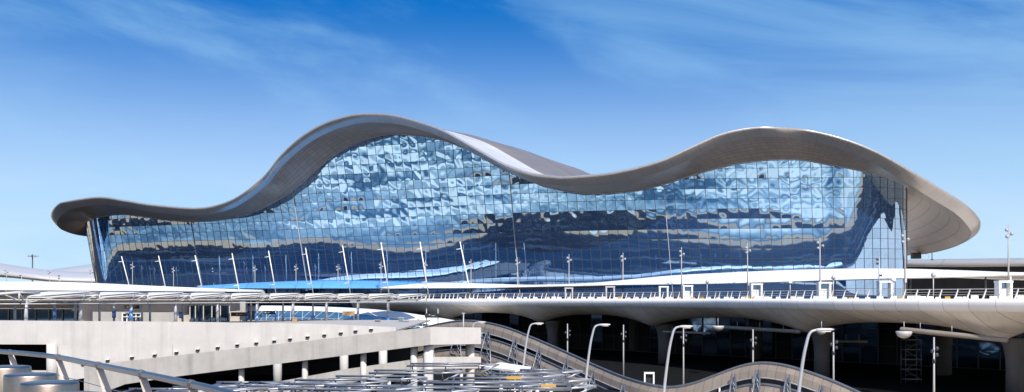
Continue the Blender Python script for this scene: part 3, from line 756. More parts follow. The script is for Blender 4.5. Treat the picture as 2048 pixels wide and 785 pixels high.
for k, (px, ty) in enumerate(mx_):
    o = mast0 if k == 0 else copy_tree(mast0)
    d = 8*2000/(598-ty) if k > 3 else [238,240,243,226][k]
    o.location = PX(px, d, 9.93); o.rotation_euler = (0, 0, R(rng.uniform(-25, 25)))
    hh = (598-ty)/F*d; o.scale = (1, 1, hh/8)
    tag(o, 'tall slender spotlight mast on the forecourt, %s from the left' % ORD[k], 'lamp mast', 'spotlight masts in one line along the forecourt')
def make_small():
    t = thing('sign_mast', 'x', 'lamp mast')
    m = MB(); m.tube([(0,0,0),(0,0,5.5)], [.10,.06], 8); m.build('pole', M['greysteel'], t)
    for dx, z in ((-.22,5.0),(-.22,4.5),(.2,3.0)):
        m = MB(); m.box((dx,-.06,z), (.26,.24,.24)); m.build('spotlight', M['black'], t)
    return t
sm0 = make_small()
for k, (px, d, ad) in enumerate(((43,214,'leftmost'),(120,216,'middle'),(1758,126,'rightmost'))):
    o = sm0 if k == 0 else copy_tree(sm0); o.location = PX(px, d, 9.93)
    tag(o, 'short dark spotlight mast rising behind a canopy, %s of the three' % ad, 'lamp mast', 'short dark spotlight masts')
# leaning white poles in front of the glass
lp = [(243,513,258,571),(317,512,331,576),(390,511,404,576),(464,507,478,580),(537,502,551,583),(611,496,626,586),(685,491,701,590),(762,485,779,594),(840,484,858,596),(920,484,943,597)]
for k, (x0, y0, x1, y1) in enumerate(lp):
    d = lerp(232, 197, k/9)
    a = W(x0, y0, d-1.5); e = (x1-x0)/(y1-y0); b_ = W(x1 + e*(598-y1), 598, d)
    t = thing('leaning_pole', 'leaning white pole with short crossarm before the glass wall, %s from the left' % ORD[k], 'pole', b_, 'leaning white poles in front of the glass wall')
    m = MB(); m.tube([b_ + Vector((0,0,-.07)), b_.lerp(a,.5), a], [.12,.12,.09], 8); m.build('shaft', M['white'], t)
    for f in (0.88, 0.30):
        q = b_.lerp(a, f); m = MB(); m.tube([q, q + Vector((-1.0,-.2,-.15))], 0.06, 6); m.build('crossarm', M['white'], t)

# ------------------------------------------------------------------ left: concourse building, pergola, glazed link
Zf = 6.5      # concourse floor level
CB = thing('concourse_building', 'low beige concourse building with dark glazed bays behind the pergola', 'building', PX(250, 140, Zf))
LA, LB = (165, 134), (492, 158)
wall('wall', [(165,592),(492,594),(492,660),(165,668)], LA, LB, 0.4, M['beige'], CB)
wall('lower_wall', [(188,624),(258,624),(258,668),(188,668)], (188,133.6),(258,138.6), 0.25, M['concrete'], CB)  # pale panel: sunlit part of the wall put into the colour
wall('lower_wall', [(284,625),(352,625),(352,668),(284,668)], (284,140.4),(352,145.4), 0.25, M['concrete'], CB)  # second pale panel: sunlight below the overhang put into the colour
wall('end_wall', [(483,604),(493,604),(493,660),(483,660)], (483,155),(493,156), 0.3, M['concrete'], CB)
wall('glazed_bay', [(380,612),(459,612),(459,660),(380,660)], (380,148),(459,153.6), 0.15, M['darkglass'], CB)
for x in (380,391,407,424,441,459):
    d = ray_line(x, (380,147.8), (459,153.4)); m = MB(); a = W(x,612,d); m.box((a.x,a.y,(a.z+Zf)/2), (.12,.14,a.z-Zf)); m.build('window_frame', M['paintsteel'], CB)
wall('recess_wall', [(-300,590),(166,592),(166,618),(-300,616)], (-300,140),(166,142), 0.3, M['beige'], CB)
wall('glazed_bay', [(-300,617),(166,618.5),(166,668),(-300,668)], (-300,141),(166,143), 0.2, M['darkglass'], CB)
for x in range(-280, 166, 27):
    d = ray_line(x, (-300,140.8), (166,142.8)); m = MB(); a = W(x,618,d); m.box((a.x,a.y,(a.z+Zf)/2), (.1,.14,a.z-Zf)); m.build('window_frame', M['paintsteel'], CB)
m = MB(); m.poly([PX(-320,128,10.35), PX(166,131,10.35), PX(492,156,10.2), PX(540,185,10.2), PX(-320,185,10.35)], (0,0,.3)); m.build('flat_roof', M['column'], CB)
wall('door', [(245,628),(281,628),(281,668),(245,668)], (245,137),(281,139.6), 0.1, M['darkglass'], CB)
dr = MB()
for x in (245,254,263,272,281):
    d = ray_line(x, (245,136.8),(281,139.4)); a = W(x,626,d); dr.box((a.x,a.y,(a.z+Zf)/2), (.14,.14,a.z-Zf))
for y in (627,634,646):
    dr.tube([W(245,y,136.7), W(281,y,139.3)], .09, 4)
dr.build('door_frame', M['white'], CB)
for x, y, wd in ((60,604,9),(132,603,8),(150,619,10)):
    m = MB(); a = W(x,y,139.6); m.box(a, (wd/F*140*1.1,.3,.5)); m.build('wall_light', M['lampglass'], CB)
# black overhead sign above the door
def sign(name, x0, y0, x1, y1, d, label, txt=None, mat='black', post=None, fg='lettering', size=.35):
    a = W(x0,y0,d); b_ = W(x1,y1,d); c = (a+b_)/2
    t = thing(name, label, 'sign', c)
    m = MB(); m.box(c, (abs(b_.x-a.x), .12, abs(a.z-b_.z))); pn = m.build('panel', M[mat], t)
    if txt: text_mesh(txt, size, M[fg], 'lettering', pn, c + Vector((0,-.075,0)))
    if post:
        for px in post:
            q = PX(px, d+.15); m = MB(); m.tube([Vector((q.x,q.y,Zf)), Vector((q.x,q.y,max(a.z,b_.z)+ (0.6 if len(post)>1 else .1)))], .07, 8); m.build('post', M['greysteel'], t)
    return t
sign('overhead_sign', 248,611,279,618,136.5, 'brown-black overhead sign above the glazed door of the concourse', '\u2190  EXIT', 'black', fg='yellow', size=.36)
sign('overhead_sign', 462,625,495,633,149, 'black direction sign at the beige building corner', '\u2190 ----', size=.36)
sign('direction_sign', 527,622,550,629,160, 'small black direction sign with white arrows on a thin post', '\u2190 ---- \u2191', post=(551,), size=.42)
sign('direction_sign', 685,623,709,632,163, 'brown board sign before the glazed link', None, 'brown', post=(708,))
sign('direction_sign', 850,627,877,636,128, 'black direction sign on two poles above the ramp end', '\u2191 ----', post=(853,876), size=.36)

# parapet wall, ramp, parking
PK = thing('parking_wall', 'long white parking wall below the pergola with a dark opening', 'wall', PX(300, 108, 0))
WA, WB = (-300, 107), (800, 109)
wall('parapet', [(-300,641.5),(0,641.5),(350,644),(650,648.5),(792,655),(792,664),(560,693),(345,724),(345,690),(-300,688.5)], WA, WB, 0.5, M['concrete'], PK)
wall('lower_wall', [(112,689.2),(344.5,689.8),(344.5,725),(150,760),(112,760)], WA, WB, 0.5, M['concrete'], PK)
wall('plinth', [(-300,742),(111.6,742),(111.6,800),(-300,800)], (-300,106.6),(112,106.9), 0.6, M['rampconc'], PK)
c = PX(104, 107.2, 0); m = MB(); m.lathe([(.55,0),(.55,W(104,688,107.2).z)], c, 24); m.build('column', M['concrete'], PK)
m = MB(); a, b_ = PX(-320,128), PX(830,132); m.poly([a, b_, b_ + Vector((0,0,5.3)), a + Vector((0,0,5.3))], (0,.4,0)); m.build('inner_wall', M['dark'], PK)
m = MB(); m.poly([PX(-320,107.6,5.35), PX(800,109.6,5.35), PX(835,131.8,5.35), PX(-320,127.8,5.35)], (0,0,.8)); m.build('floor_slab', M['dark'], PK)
m = MB(); m.poly([PX(-320,109,6.3), PX(790,110.2,6.3), PX(860,165,6.3), PX(-320,165,6.3)], (0,0,.2)); m.build('terrace_slab', M['paving'], PK)

RP = thing('car_ramp', 'pale concrete ramp climbing to the right across the white wall', 'ramp', PX(600, 92, 0))
RA, RB = (168, 100), (860, 86)
wall('parapet', [(168,732),(860,654.5),(860,690),(345,754.5),(250,769),(168,800)], RA, RB, 0.35, M['rampconc'], RP)
EA, EB = (861, 86.05), (962, 91.5)
wall('end_parapet', [(861,654.5),(962,655.5),(962,688.5),(861,690)], EA, EB, 0.35, M['concrete'], RP)
wall('lower_parapet', [(480,778),(690,739),(860,714.5),(860,735),(690,768),(480,800)], (480,94),(860,87), 0.35, M['rampconc'], RP)
wall('lower_parapet', [(861,714.5),(962,714),(962,737),(861,738)], (861,87),(962,92.5), 0.35, M['concrete'], RP)
def rampz(px, y): return W(px, y, ray_line(px, RA, RB)).z
rs = []
for x in (170, 345, 520, 700, 859):
    d = ray_line(x, RA, RB); y = lerp(754.5, 690, (x-345)/515) - 8
    rs.append([W(x, y, d) + Vector((.1,.4,0)), W(x, y, d) + Vector((1.6,6.5,0))])
m = MB(); m.grid(rs, smooth=False); m.build('ramp_slab', M['column'], RP)
e0, e1 = W(859,684,86.6), W(960,684,92); 
m = MB(); m.poly([e0, e1, W(945,684,104), W(862,684,104)], (0,0,.3)); m.build('landing_slab', M['column'], RP)
for px, r in ((483,.27),(610,.27),(727,.27),(828,.30),(857,.42),(940,.42)):
    d = ray_line(px, RA, RB) + 1.0 if px < 860 else 92.0
    ty = lerp(754.5, 690, (px-345)/515) - 4 if px < 860 else 686
    c = PX(px, d, 0); m = MB(); m.lathe([(r,0),(r,W(px,ty,d).z)], c, 20); m.build('column', M['concrete'], RP)
for px, d in ((555,104),(688,106),(766,107)):
    c = PX(px, d, 0); m = MB(); m.lathe([(.45,0),(.45,5.34)], c, 18); m.build('column', M['concrete'], RP)
# bulkhead lamps on the wall above the ramp
bl_ = [(167,728),(216,721),(264.5,715),(310,710),(353.5,705),(396,700),(436,695),(475,690),(513,686),(549,682),(580.5,678),(615.5,674),(649,670),(682,666),(711.5,662),(742.5,659)]
proto = None
for k, (x, y) in enumerate(bl_):
    d = ray_line(x, WA, WB); p = W(x, y, d)
    if proto is None:
        proto = thing('wall_lamp', 'x', 'wall lamp')
        m = MB(); m.poly([(-.2,-.02,-.12),(.2,-.02,-.12),(.2,-.02,.12),(-.2,-.02,.12)], (0,-.06,0)); bbx = m.build('back_box', M['black'], proto)
        m = MB(); m.poly([(-.19,-.081,.06),(.21,-.081,.06),(.21,-.081,.125),(-.19,-.081,.125)], (0,-.26,0)); m.build('hood', M['white'], bbx)
        m = MB(); m.box((0.03,-.17,-.02), (.30,.17,.15)); m.build('lens', M['black'], bbx)
        o = proto
    else: o = copy_tree(proto)
    o.location = p
    tag(o, 'small bulkhead lamp on the white wall above the ramp, %s from the left' % ORD[k], 'wall lamp', 'bulkhead lamps above the ramp')

# pergola
PG = thing('steel_pergola', 'long pale steel pergola with sawtooth roof frames on slim columns', 'pergola', PX(400, 135, Zf))
fpx = [-75, 52, 161, 262, 351, 435, 514, 586, 653, 716, 776, 832]
def pgd(px): return max(111.0, 112 + (px-52)/724*58)
ptop = []
for k, px in enumerate(fpx):
    d = pgd(px); c = PX(px, d, Zf); ztop = 10.05
    ptop.append(Vector((c.x, c.y, ztop)))
    if k < 11:
        m = MB(); m.tube([c + Vector((0,0,-.2)), Vector((c.x,c.y,ztop))], .22, 12); m.build('column', M['greysteel'], PG)
# rear and middle rows
for px in (-20, 30, 109, 151, 199, 228, 284, 300, 365, 493, 502, 566, 626):
    d = pgd(px) + (6.0 if px not in (109,199,284,502,566,626) else 3.5); c = PX(px, d, Zf)
    m = MB(); m.tube([c + Vector((0,0,-.2)), Vector((c.x,c.y,10.0))], .15, 10); m.build('column', M['greysteel'], PG)
ln_ = Vector((-.35,-.94,0))        # towards the viewer side
for k in range(len(ptop)-1):
    a, b_ = ptop[k], ptop[k+1]; t_ = (b_-a).normalized(); nn = Vector((t_.y, -t_.x, 0))
    if nn.y > 0: nn = -nn
    lo, hi_ = Vector((0,0,0.10)), Vector((0,0,0.62))
    f0, f1 = a + nn*2.6 + lo + t_*.6, b_ + nn*2.6 + hi_ + t_*.1
    r0, r1 = a - nn*4.6 + lo + t_*.6, b_ - nn*4.6 + hi_ + t_*.1
    m = MB()
    for p, q, r in ((f0,f1,.10),(r0,r1,.09),(a+lo,b_+hi_,.09),(f0,r0,.08),(f1,r1,.08)):
        m.tube([p,q], r, 6)
    m.tube([f1, f1 - Vector((0,0,1.0))], .09, 6)                     # short drop post at the high corner
    m.tube([b_ + Vector((0,0,-.5)), f1 + Vector((0,0,-.05))], .07, 6)   # raking struts
    m.tube([b_ + Vector((0,0,-.5)), f0.lerp(f1,.72)], .06, 6)
    m.tube([a + Vector((0,0,-.5)), f0.lerp(f1,.25)], .06, 6)
    rfm = m.build('roof_frame', M['paintsteel'], PG)
    m = MB()
    for j in range(1, 7):
        p = f0.lerp(f1, j/7); q = r0.lerp(r1, j/7); m.tube([p,q], .035, 4)
    m.build('purlins', M['paintsteel'], rfm)
    m = MB(); u0, u1, v0, v1 = f0.lerp(r0,.18), f1.lerp(r1,.18), f0.lerp(r0,.98), f1.lerp(r1,.98)
    up = Vector((0,0,.16)); m.poly([u0+up,u1+up,v1+up,v0+up], (0,0,.05)); m.build('roof_panel', M['translucent'], rfm)
for off, z, r in ((0,-.25,.09),(-4.4,-.2,.09),(-2.2,-.1,.06),(1.4,-.15,.06),(2.2,-.62,.06)):
    m = MB(); pts = []
    for k in range(len(ptop)):
        i0, i1 = max(k-1,0), min(k+1,len(ptop)-1); t_ = (ptop[i1]-ptop[i0]).normalized(); nn = Vector((t_.y,-t_.x,0))
        if nn.y > 0: nn = -nn
        pts.append(ptop[k] + nn*off + Vector((0,0,z)))
    m.tube(pts, r, 8); m.build('long_beam', M['paintsteel'], PG)
# blue lettered boards on the columns
for k, (px, y0, y1, d, tx) in enumerate(((109,618.5,636,pgd(109)+3.1,'B'),(228,623,636,pgd(228)+5.6,'C'),(262,621,637.5,pgd(262)-.4,'A'),(362,624,637,pgd(362)+5.6,'C'),(494,628,640,pgd(494)+5.6,'D'),(514,627,642,pgd(514)-.4,'A'),(626,632,646,pgd(626)+3.1,'D'),(777,635,650,pgd(777)-.4,'A'))):
    c = (W(px,y0,d)+W(px,y1,d))/2; h = (y1-y0)/F*d; w_ = 7.5/F*d
    t = thing('letter_board', 'blue letter board on a pergola column, %s from the left' % ORD[k], 'sign', c, 'blue letter boards on the pergola columns')
    m = MB(); m.box(c, (w_,.1,h)); pn = m.build('panel', M['blue'], t)
    text_mesh(tx, h*.6, M['lettering'], 'letter', pn, c + Vector((0,-.06,-.03)))

# glazed link building (low vaulted shell)
LK = thing('glazed_link', 'low vaulted link building of blue glass and white shell panels', 'building', PX(650, 175, Zf))
topk = [(486,611),(600,612.5),(700,616),(780,622),(860,633),(920,643),(965,653)]
midk = [(486,623),(560,622),(640,623),(720,629),(800,640),(860,650),(920,661),(965,668)]
gl_, sh_ = [], []
for i, px in enumerate(np.linspace(486, 965, 61)):
    ty, my = sm(topk, px), sm(midk, px); d = lerp(172, 178, (px-486)/479)
    by = 668 if px < 850 else lerp(668, 690, (px-850)/115)
    b0 = W(px, by, d-3.2); m0 = W(px, my, d); t0 = W(px, ty, d+4)
    gl_.append([b0, b0.lerp(m0,.33)+Vector((0,-.35,.05)), b0.lerp(m0,.66)+Vector((0,-.4,.1)), m0])
    top2 = t0 + Vector((0,6,-.6))
    sh_.append([m0+Vector((0,-.08,.0)), m0.lerp(t0,.35)+Vector((0,-.2,.25)), m0.lerp(t0,.7)+Vector((0,-.1,.22)), t0, top2, top2+Vector((0,4,-3))])
m = MB(); m.grid(gl_, lambda i, j: (i/3, j*1.0), True); m.build('glazing', M['linkglass'], LK)
m = MB(); m.grid(sh_, lambda i, j: (i/4, j*.5), True); m.build('shell_roof', M['shell'], LK)
m = MB()
for i in range(0, 58, 3):
    for j in range(3):
        m.tube([gl_[i][j]+Vector((0,-.05,0)), gl_[i][j+1]+Vector((0,-.05,0))], .045, 4)
        m.tube([gl_[i][j]+Vector((0,-.05,0)), gl_[i+2][j+1]+Vector((0,-.05,0))], .035, 4)
for j in (1,2): m.tube([g[j]+Vector((0,-.05,0)) for g in gl_], .04, 4)
m.build('lattice', M['paintsteel'], LK)
m = MB()
for i in (18, 23, 29, 36, 40, 44, 48, 52):
    q = [gl_[i][0], gl_[min(i+6,60)][0], gl_[i+3][2 if i % 2 else 1]]
    m.poly([p + Vector((0,-.5,.02)) for p in q], (0,.06,0))
for i in (44,48,52): m.poly([gl_[i][2]+Vector((0,-.3,0)), gl_[i+3][0]+Vector((0,-.5,0)), gl_[i+5][2]+Vector((0,-.3,0))], (0,.06,0))
m.build('white_infill', M['shell'], LK)
# small items standing on the terrace before the link
for k, (px, y0, w_, mt, lb_, ct_) in enumerate(((590,637,9,'brown','brown post box on the terrace before the glazed link','box'),(755,641,10,'column','grey cabinet on the terrace before the glazed link','cabinet'),(802,636,9,'linkglass','tall framed glass screen beside the black direction sign','screen'),(812,643,10,'column','low dark grey cabinet right of the glass screen','cabinet'))):
    d = 150; a = W(px, y0, d); p = PX(px, d, Zf); h = a.z - Zf; ww = w_/F*d
    t = thing('cabinet' if k != 2 else 'glass_screen', lb_, ct_, p)
    m = MB(); m.box(p + Vector((0,0,h/2)), (ww,.5,h)); m.build('case', M[mt], t)
    m = MB(); m.box(p + Vector((0,0,h+.05)), (ww+.1,.6,.1)); m.build('lid', M['greysteel'], t)
# post on the ramp end
for k, (px, ty, lb_) in enumerate(((927,627,'thin grey pole standing on the white ramp end'),)):
    d = 95; a = W(px, ty, d); t = thing('thin_pole', lb_, 'pole', PX(px, d, 6))
    m = MB(); m.tube([PX(px,d,5.6), a], .06, 8); m.build('shaft', M['greysteel'], t)
    m = MB(); m.box(a, (.3,.12,.1)); m.build('cap', M['greysteel'], t)

# ------------------------------------------------------------------ wave shaped louvre screen
WV = thing('wave_screen', 'undulating screen of bronze louvre bands on steel trusses', 'screen', PX(1200, 112, 0))
wt = [(845,658),(880,649),(925,643),(960,645),(1010,656),(1060,675),(1100,692),(1150,714),(1200,737),(1250,757),(1300,771),(1340,776),(1385,769),(1430,753),(1480,735),(1520,728),(1560,731),(1600,741),(1650,758),(1700,779),(1750,803)]
wd = [(845,142),(1000,130),(1150,117),(1340,101),(1520,93),(1750,84)]
P0 = []
for px in np.linspace(845, 1750, 150):
    P0.append(W(px, sm(wt, px), sm(wd, px)))
P0n = []
for i in range(len(P0)):
    t_ = (P0[min(i+1,149)]-P0[max(i-1,0)]); t_.z = 0; t_.normalize(); n = Vector((t_.y,-t_.x,0)); P0n.append(n if n.y < 0 else -n)
bands = []
for bnd in range(4):
    rows_ = []
    for i, p in enumerate(P0):
        q = p + P0n[i]*(.55*bnd) + Vector((0,0,-1.95*bnd))
        rows_.append([q + Vector((0,0,0)), q + P0n[i]*.30 + Vector((0,0,-.55)), q + P0n[i]*.42 + Vector((0,0,-1.28)), q + P0n[i]*.32 + Vector((0,0,-1.30)), q - P0n[i]*.1 + Vector((0,0,-.02))])
    bands.append(rows_)
    m = MB(); m.loft(rows_, lambda i, j: (i/3, j*.2), False); lbd = m.build('louvre_band', M['bronze'], WV)
    m = MB(); m.tube([r[0] + Vector((0,0,.10)) for r in rows_], .11, 8); m.build('top_rail', M['steel'], lbd)
    m = MB(); m.tube([r[2] + P0n[i]*.05 for i, r in enumerate(rows_)], .06, 6); m.build('lower_rail', M['greysteel'], lbd)
def ip(px): return int(np.interp(px, np.linspace(845,1750,150), range(150)))
for px in (872, 925, 985, 1040, 1092, 1145, 1200, 1262, 1478, 1530, 1592, 1655):
    i = ip(px); m = MB()
    a = bands[0][i][1] + P0n[i]*.25; b1 = bands[3][min(i+5,149)][2] + P0n[min(i+5,149)]*.45; b0 = bands[3][max(i-1,0)][2] + P0n[i]*.5
    m.tube([a, b1], .085, 6); m.tube([a + Vector((-.25,0,0)), b0], .075, 6)
    for k in range(1, 5):
        f = k/5; p = a.lerp(b1, f); q = (a + Vector((-.25,0,0))).lerp(b0, max(0,f-.12)); m.tube([p,q], .05, 5)
        q2 = a.lerp(b1, min(1,f+.15)); m.tube([q,q2], .045, 5)
    g = b0.lerp(b1, .5); m.tube([b1, Vector((g.x,g.y,0))], .1, 6); m.tube([b0, Vector((g.x,g.y,0))], .1, 6)
    m.build('truss', M['steel'], WV)

# ------------------------------------------------------------------ curved street lamps
def street_lamp(px, d, yh, k, flip=1):
    top_z = W(px, yh, d).z; c = PX(px, d, 0); H = top_z
    t = thing('street_lamp', 'grey street lamp with bent neck and flat head, %s from the left' % ORD[k], 'street lamp', c, 'bent-neck street lamps before the deck')
    pts = [(0,0),(.12,H*.45),(.42,H*.78),(.66,H*.93),(.84,H*.985),(1.15,H)]
    cp = catmull([(x,0,z) for x,z in pts], 6)
    m = MB(); m.tube([c + Vector(p) for p in cp], [lerp(.105,.055,i/(len(cp)-1)) for i in range(len(cp))], 10); m.build('pole', M['greysteel'], t)
    m = MB(); hd = [(1.08,.06,.05),(1.2,.12,.07),(1.4,.17,.08),(1.8,.17,.065),(1.95,.08,.03)]
    m.loft([[c + Vector((x, w_*math.cos(a), H + .02*(x-1.1) + h*math.sin(a))) for a in np.linspace(0,2*math.pi,10,endpoint=False)] for x,w_,h in hd]); lh = m.build('lamp_head', M['paintsteel'], t)
    m = MB(); m.box(c + Vector((1.58,0,H-.07)), (.42,.2,.05)); m.build('lens', M['lampglass'], lh)
for k, (px, d, yh) in enumerate(((931,95,645),(1043,88,647.5),(1168,74,650),(1323,62,653.5),(1586,48,660))): street_lamp(px, d, yh, k)
# low masts before the undercroft
def make_low():
    t = thing('road_mast', 'x', 'lamp mast')
    m = MB(); m.tube([(0,0,0),(0,0,7)], [.10,.06], 8); m.build('pole', M['mastgrey'], t)
    for dx, z in ((.26,6.0),(-.22,5.8),(.24,5.5)):
        m = MB(); m.lathe([(.04,-.02),(.13,.02),(.14,.2),(.06,.28)], (dx,-.05,z), 10); m.tube([(0,0,z+.1),(dx,-.05,z+.1)], .03, 5); m.build('spotlight', M['mullion'], t)
    m = MB(); m.tube([(0,0,5.0),(0,0,5.3)], .13, 8); m.build('collar', M['black'], t)
    return t
low0 = make_low()
for k, (px, ty) in enumerate(((1135,648),(1247,650),(1367,655),(1506,659),(1667,665),(1868,675))):
    o = low0 if k == 0 else copy_tree(low0); d = 3.0*2000/(ty-598); o.location = PX(px, d, 0); o.rotation_euler = (0,0,R(rng.uniform(-30,30)))
    tag(o, 'slim grey spotlight mast before the dark undercroft, %s from the left' % ORD[k], 'lamp mast', 'slim masts on the lower road')
# white door frame standing by the lower road
for k, (px, d, y0, lb_) in enumerate(((1298,112,745,'white box frame standing before the flared column on the lower road'),(1428,98,764,'low white frame behind the dip of the louvre screen'))):
    p = PX(px, d, 0); h = W(px,y0,d).z; t = thing('white_frame', lb_, 'frame', p)
    m = MB(); w_ = 1.0
    m.box(p + Vector((-w_/2,0,h/2)), (.16,.5,h)); m.box(p + Vector((w_/2,0,h/2)), (.16,.5,h)); m.box(p + Vector((0,0,h-.08)), (w_+.16,.52,.18)); m.build('frame', M['white'], t)
    m = MB(); m.box(p + Vector((0,.2,h*.45)), (w_-.17,.05,h*.85)); m.build('panel', M['black'], t)

# ------------------------------------------------------------------ background piers
def pier(name, label, secs, mat, loc):
    t = thing(name, label, 'building', loc)
    m = MB(); m.grid(secs, lambda i, j: (i*.5, j*1.0)); m.build('roof_shell', mat, t)
    return t
# left: two overlapping pale shells
lsec = []
for px, ty, by, d in ((-250,505,556,420),(-60,520,548,430),(0,527,550,440),(60,536,556,450),(110,541.5,561,455),(160,544,563,460),(215,543,564,465)):
    a = W(px, ty, d+22); b_ = W(px, by, d)
    lsec.append([b_ + Vector((0,9,-1.2)), b_ + Vector((0,3,-.8)), b_, b_.lerp(a,.35)+Vector((0,-3.5,.4)), b_.lerp(a,.7)+Vector((0,-1.5,.6)), a, a + Vector((0,20,-2))])
lc = [catmull([s[j] for s in lsec], 6) for j in range(7)]
lp_ = pier('pier_concourse', 'long white wavy pier roof far behind at left', [[lc[j][i] for j in range(7)] for i in range(len(lc[0]))], M['pier'], PX(0,450,10))
m = MB(); m.grid([[PX(px,d+8,10), PX(px,d+8,16)] for px,d in ((-250,420),(0,440),(110,455),(215,465))]); m.build('wall', M['beige'], lp_)
rs_ = []
for px, ty, by, d in ((85,545,552,520),(110,538.5,560,520),(150,533,560,520),(190,528,560,520),(260,524,560,520),(330,524,560,520)):
    a = W(px,ty,d+25); b_ = W(px,by,d); rs_.append([b_, b_.lerp(a,.5)+Vector((0,-2,.8)), a, a+Vector((0,20,-3))])
pier('pier_rise', 'pale grey roof hump rising beside the terminal left corner', rs_, M['pier'], PX(180,520,10))
# right
rsec = []
for px, ty, by, d in ((1770,521,532,330),(1850,519,531,322),(1880,518.5,531,318),(1960,517.5,531,310),(2048,516.5,530,300),(2300,512,528,280),(2900,500,520,240)):
    a = W(px,ty,d+25); b_ = W(px,by,d); rsec.append([b_ + Vector((0,4,-.4)), b_, b_.lerp(a,.5)+Vector((0,-3,.8)), a, a+Vector((0,18,-2))])
rp = pier('pier_concourse', 'flat grey pier roof with dark wall below, behind at right', rsec, M['piergrey'], PX(1960,310,10))
m = MB(); m.grid([[PX(px,d+5,9.5), PX(px,d+5,W(px,by,d).z-.2)] for px,by,d in ((1770,532,330),(1880,531,318),(1960,531,310),(2048,530,300),(2300,528,280),(2900,520,240))]); m.build('wall', M['dark'], rp)
t = thing('roof_plant', 'dark machinery box with handrail on the right pier roof', 'roof plant', W(1832,518,300))
p = W(1832,518,300); m = MB(); m.box(p + Vector((0,0,.9)), (2.6,1.6,1.8)); m.build('casing', M['black'], t)
m = MB(); m.tube([p + Vector((-3,-.5,.2)), p + Vector((-3,-.5,1.4)), p + Vector((3.6,-.5,1.4)), p + Vector((3.6,-.5,.2))], .06, 6); m.build('handrail', M['greysteel'], t)
t = thing('thin_pole', 'thin dark pole between right soffit and grey pier roof', 'pole', PX(1864, 300, 20)); m = MB(); m.tube([W(1864,496,300), W(1864,521,300)], .14, 6); m.build('shaft', M['mullion'], t)
m = MB(); m.box(W(1864,520,300), (.6,.6,.3)); m.build('foot', M['mullion'], t)
# far high mast
t = thing('floodlight_mast', 'tall floodlight mast with ring of lamps far behind at left', 'floodlight', PX(65, 600, 10))
a = W(65,509,600); m = MB(); m.tube([PX(65,600,0), a], [.6,.3], 8); m.build('pole', M['mullion'], t)
m = MB(); m.lathe([(.3,-1.4),(2.2,-1.2),(2.2,-.8),(.3,-.6)], a, 16); m.build('lamp_ring', M['mullion'], t)
for k in range(8):
    an = k*math.pi/4; m = MB(); m.box(a + Vector((2.7*math.cos(an),2.7*math.sin(an),-1.2)), (1.0,1.0,.7)); m.build('floodlight', M['greysteel'], t)

# ------------------------------------------------------------------ bare steel shade frames in front
fr = [(817,998,730),(743,930,744),(664,853,756),(580,778,764),(486,690,769),(414,600,775),(330,520,779),(240,440,783),
      (1040,1166,743),(975,1130,751),(894,1183,760),(840,1090,770),(1030,1192,773),(760,960,780),(640,850,776),(545,740,783),(420,560,769)]
def unit(xl, xr, y, k):
    d = 10000/(y-598); a = W(xl, y, d); b_ = W(xr, y, d); Lx = b_.x - a.x
    t = thing('shade_frame', 'bare tubular steel shade frame over the parking, %s from back to front' % ORD[k], 'shade frame', Vector(((a.x+b_.x)/2, d, 0)), 'bare steel shade frames over the parking')
    z = a.z; x0 = a.x; x1 = b_.x - 1.5; yf, yr = d-1.3, d+1.3
    for (yy, zz) in ((yr, z), (yf, z)):
        m = MB(); m.tube([(x0, yy, zz), (x1, yy, zz)], .075, 8); m.build('pipe', M['steel'], t)
    br = MB(); br.tube([(x0, d-.2, z-.62), (x1, d-.2, z-.62)], .065, 8)
    n = max(2, int(round(Lx/3.6)))
    for i in range(n+1):
        x = lerp(x0+.4, x1, i/n)
        br.tube([(x,yf,z),(x,yr,z)], .05, 6); br.tube([(x,yf,z),(x,d-.2,z-.62)], .05, 6)
    br.build('cross_pipes', M['steel'], t)
    tip = MB(); T_ = (b_.x, d, z+.02)
    for q in ((x1,yf,z),(x1,yr,z),(x1,d-.2,z-.62)): tip.tube([q, T_], .055, 6)
    tip.build('end_bracket', M['steellight'], t)
    for f in (.25, .75):
        m = MB(); x = lerp(x0, x1, f); m.tube([(x,d-.2,0),(x,d-.2,z-.6)], .12, 10); m.build('post', M['paintsteel'], t)
order = sorted(fr, key=lambda q: q[2])
for k, q in enumerate(order): unit(*q, k)
# white sheet canopy and two yellow boards among the frames
t = thing('flat_canopy', 'flat white sheet canopy among the bare steel frames', 'canopy', PX(1032, 82, 0))
m = MB(); z = W(1030,741,82).z; m.poly([PX(968,84,z), PX(1030,80,z), PX(1062,84,z), PX(1000,90,z)], (0,0,.15)); m.build('sheet', M['white'], t)
for px, d in ((1000,86),(1030,82),(1042,85)):
    m = MB(); m.tube([PX(px,d,0), PX(px,d,z)], .08, 8); m.build('post', M['paintsteel'], t)
for k, (px, y, lb_) in enumerate(((1028,756,'yellow board hung on a shade frame, further back one'),(1097,772,'yellow board hung on a shade frame, nearer one'))):
    d = 10000/(y-598) - 1.5; c = W(px, y, d); t = thing('height_board', lb_, 'board', c)
    m = MB(); m.box(c, (30/F*d,.08,6/F*d)); m.build('board', M['yellow'], t)
    for s_ in (-1,1):
        m = MB(); m.tube([c + Vector((s_*.35,0,.05)), c + Vector((s_*.35,.2,.4))], .02, 5); m.build('hanger', M['steel'], t)

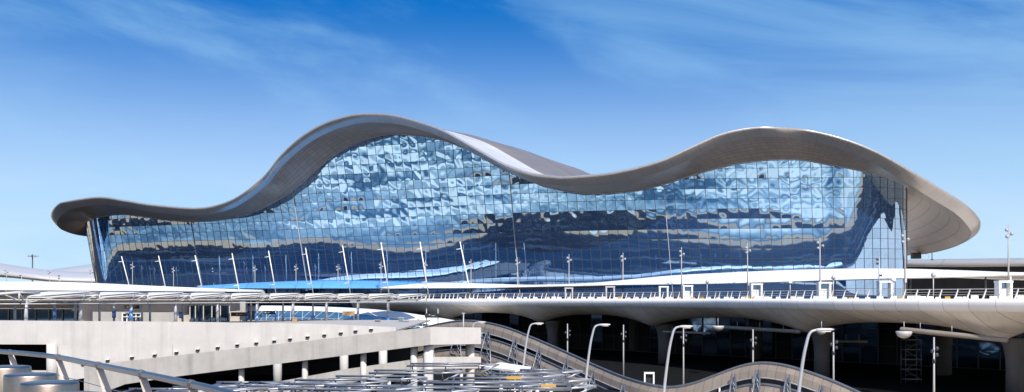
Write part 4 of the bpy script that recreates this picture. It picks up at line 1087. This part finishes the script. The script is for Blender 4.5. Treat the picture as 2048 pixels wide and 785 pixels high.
# ------------------------------------------------------------------ foreground terrace, rail and drums
m = MB(); m.poly([(-22,-8,7.9),(14,-8,7.9),(14,6.5,7.9),(-1.2,8.6,7.9),(-4.2,12.6,7.9),(-9.0,19.0,7.9),(-14,26,7.9),(-22,30,7.9)], (0,0,-.6)); tag(m.build('terrace', M['paving']), kind='structure')
HR = thing('handrail', 'curved stainless tube handrail on leaning plate posts in foreground', 'handrail', PX(200, 16, 7.9))
hk = [(-150,690,23.5),(-80,696,22),(0,703.5,20.3),(60,708.5,19.0),(116,715,18.0),(197,731,15.7),(283,748,13.9),(382,769,12.2),(455,787,11.2),(580,823,9.8)]
hp = [Vector(p) for p in catmull([W(*k) for k in hk], 8)]
m = MB(); m.tube(hp, .047, 16); m.build('tube', M['railmetal'], HR)
for px, y, d in ((20,705,20),(116,715,18.0),(197,731,15.7),(283,748,13.9),(382,769,12.2),(500,799,10.7)):
    t_ = W(px, y, d)
    ax = Vector((.9,.43,0)).normalized()
    b0 = Vector((t_.x + .34, t_.y - .12, 7.9)); mid = t_.lerp(b0,.55) + ax*.03
    m = MB(); th = Vector((-.43,.9,0))*.014
    q = [t_ - ax*.05, t_ + ax*.05, mid + ax*.075, b0 + ax*.085, b0 - ax*.085, mid - ax*.075]
    m.poly([p - th for p in q], th*2); pst = m.build('post', M['finsteel'], HR)
    m = MB(); m.tube([t_ + Vector((-.03,.045,0)), t_ + Vector((.03,-.045,0))], .058, 16); m.build('clamp_ring', M['railmetal'], pst)
for f in (.33, .6, .85):
    cab_ = []
    for p in hp: cab_.append(p.lerp(Vector((p.x+.34, p.y-.12, 7.9)), f))
    m = MB(); m.tube(cab_, .006, 5); m.build('cable', M['steel'], HR)
def make_drum():
    t = thing('bollard_drum', 'x', 'bollard')
    prof = [(.245,0),(.245,1.22),(.238,1.235),(.2,1.24),(.02,1.243)]
    m = MB(); m.lathe(prof, (0,0,0), 48); m.build('drum', M['inox'], t)
    m = MB(); m.lathe([(.25,.02),(.25,.10)], (0,0,0), 40); m.build('base_ring', M['finsteel'], t)
    return t
dr0 = make_drum()
for k, (xc, yt, dd, ad) in enumerate(((12,732,10.6,'half hidden behind its neighbour'),(61,747,10.0,'second from the photo edge'),(99,763,8.9,'third from the edge and largest'),(140,786,8.1,'nearest and only just in view'),(-60,722,11.8,'furthest away, at the photo edge'))):
    o = dr0 if k == 0 else copy_tree(dr0); zt = W(xc,yt,dd).z - 7.9; o.location = PX(xc, dd, 7.9); o.scale = (1,1,zt/1.243)
    o.rotation_euler = (0,0,k*1.3)
    tag(o, 'stainless steel drum bollard in the left foreground, ' + ad, 'bollard', 'stainless drum bollards')
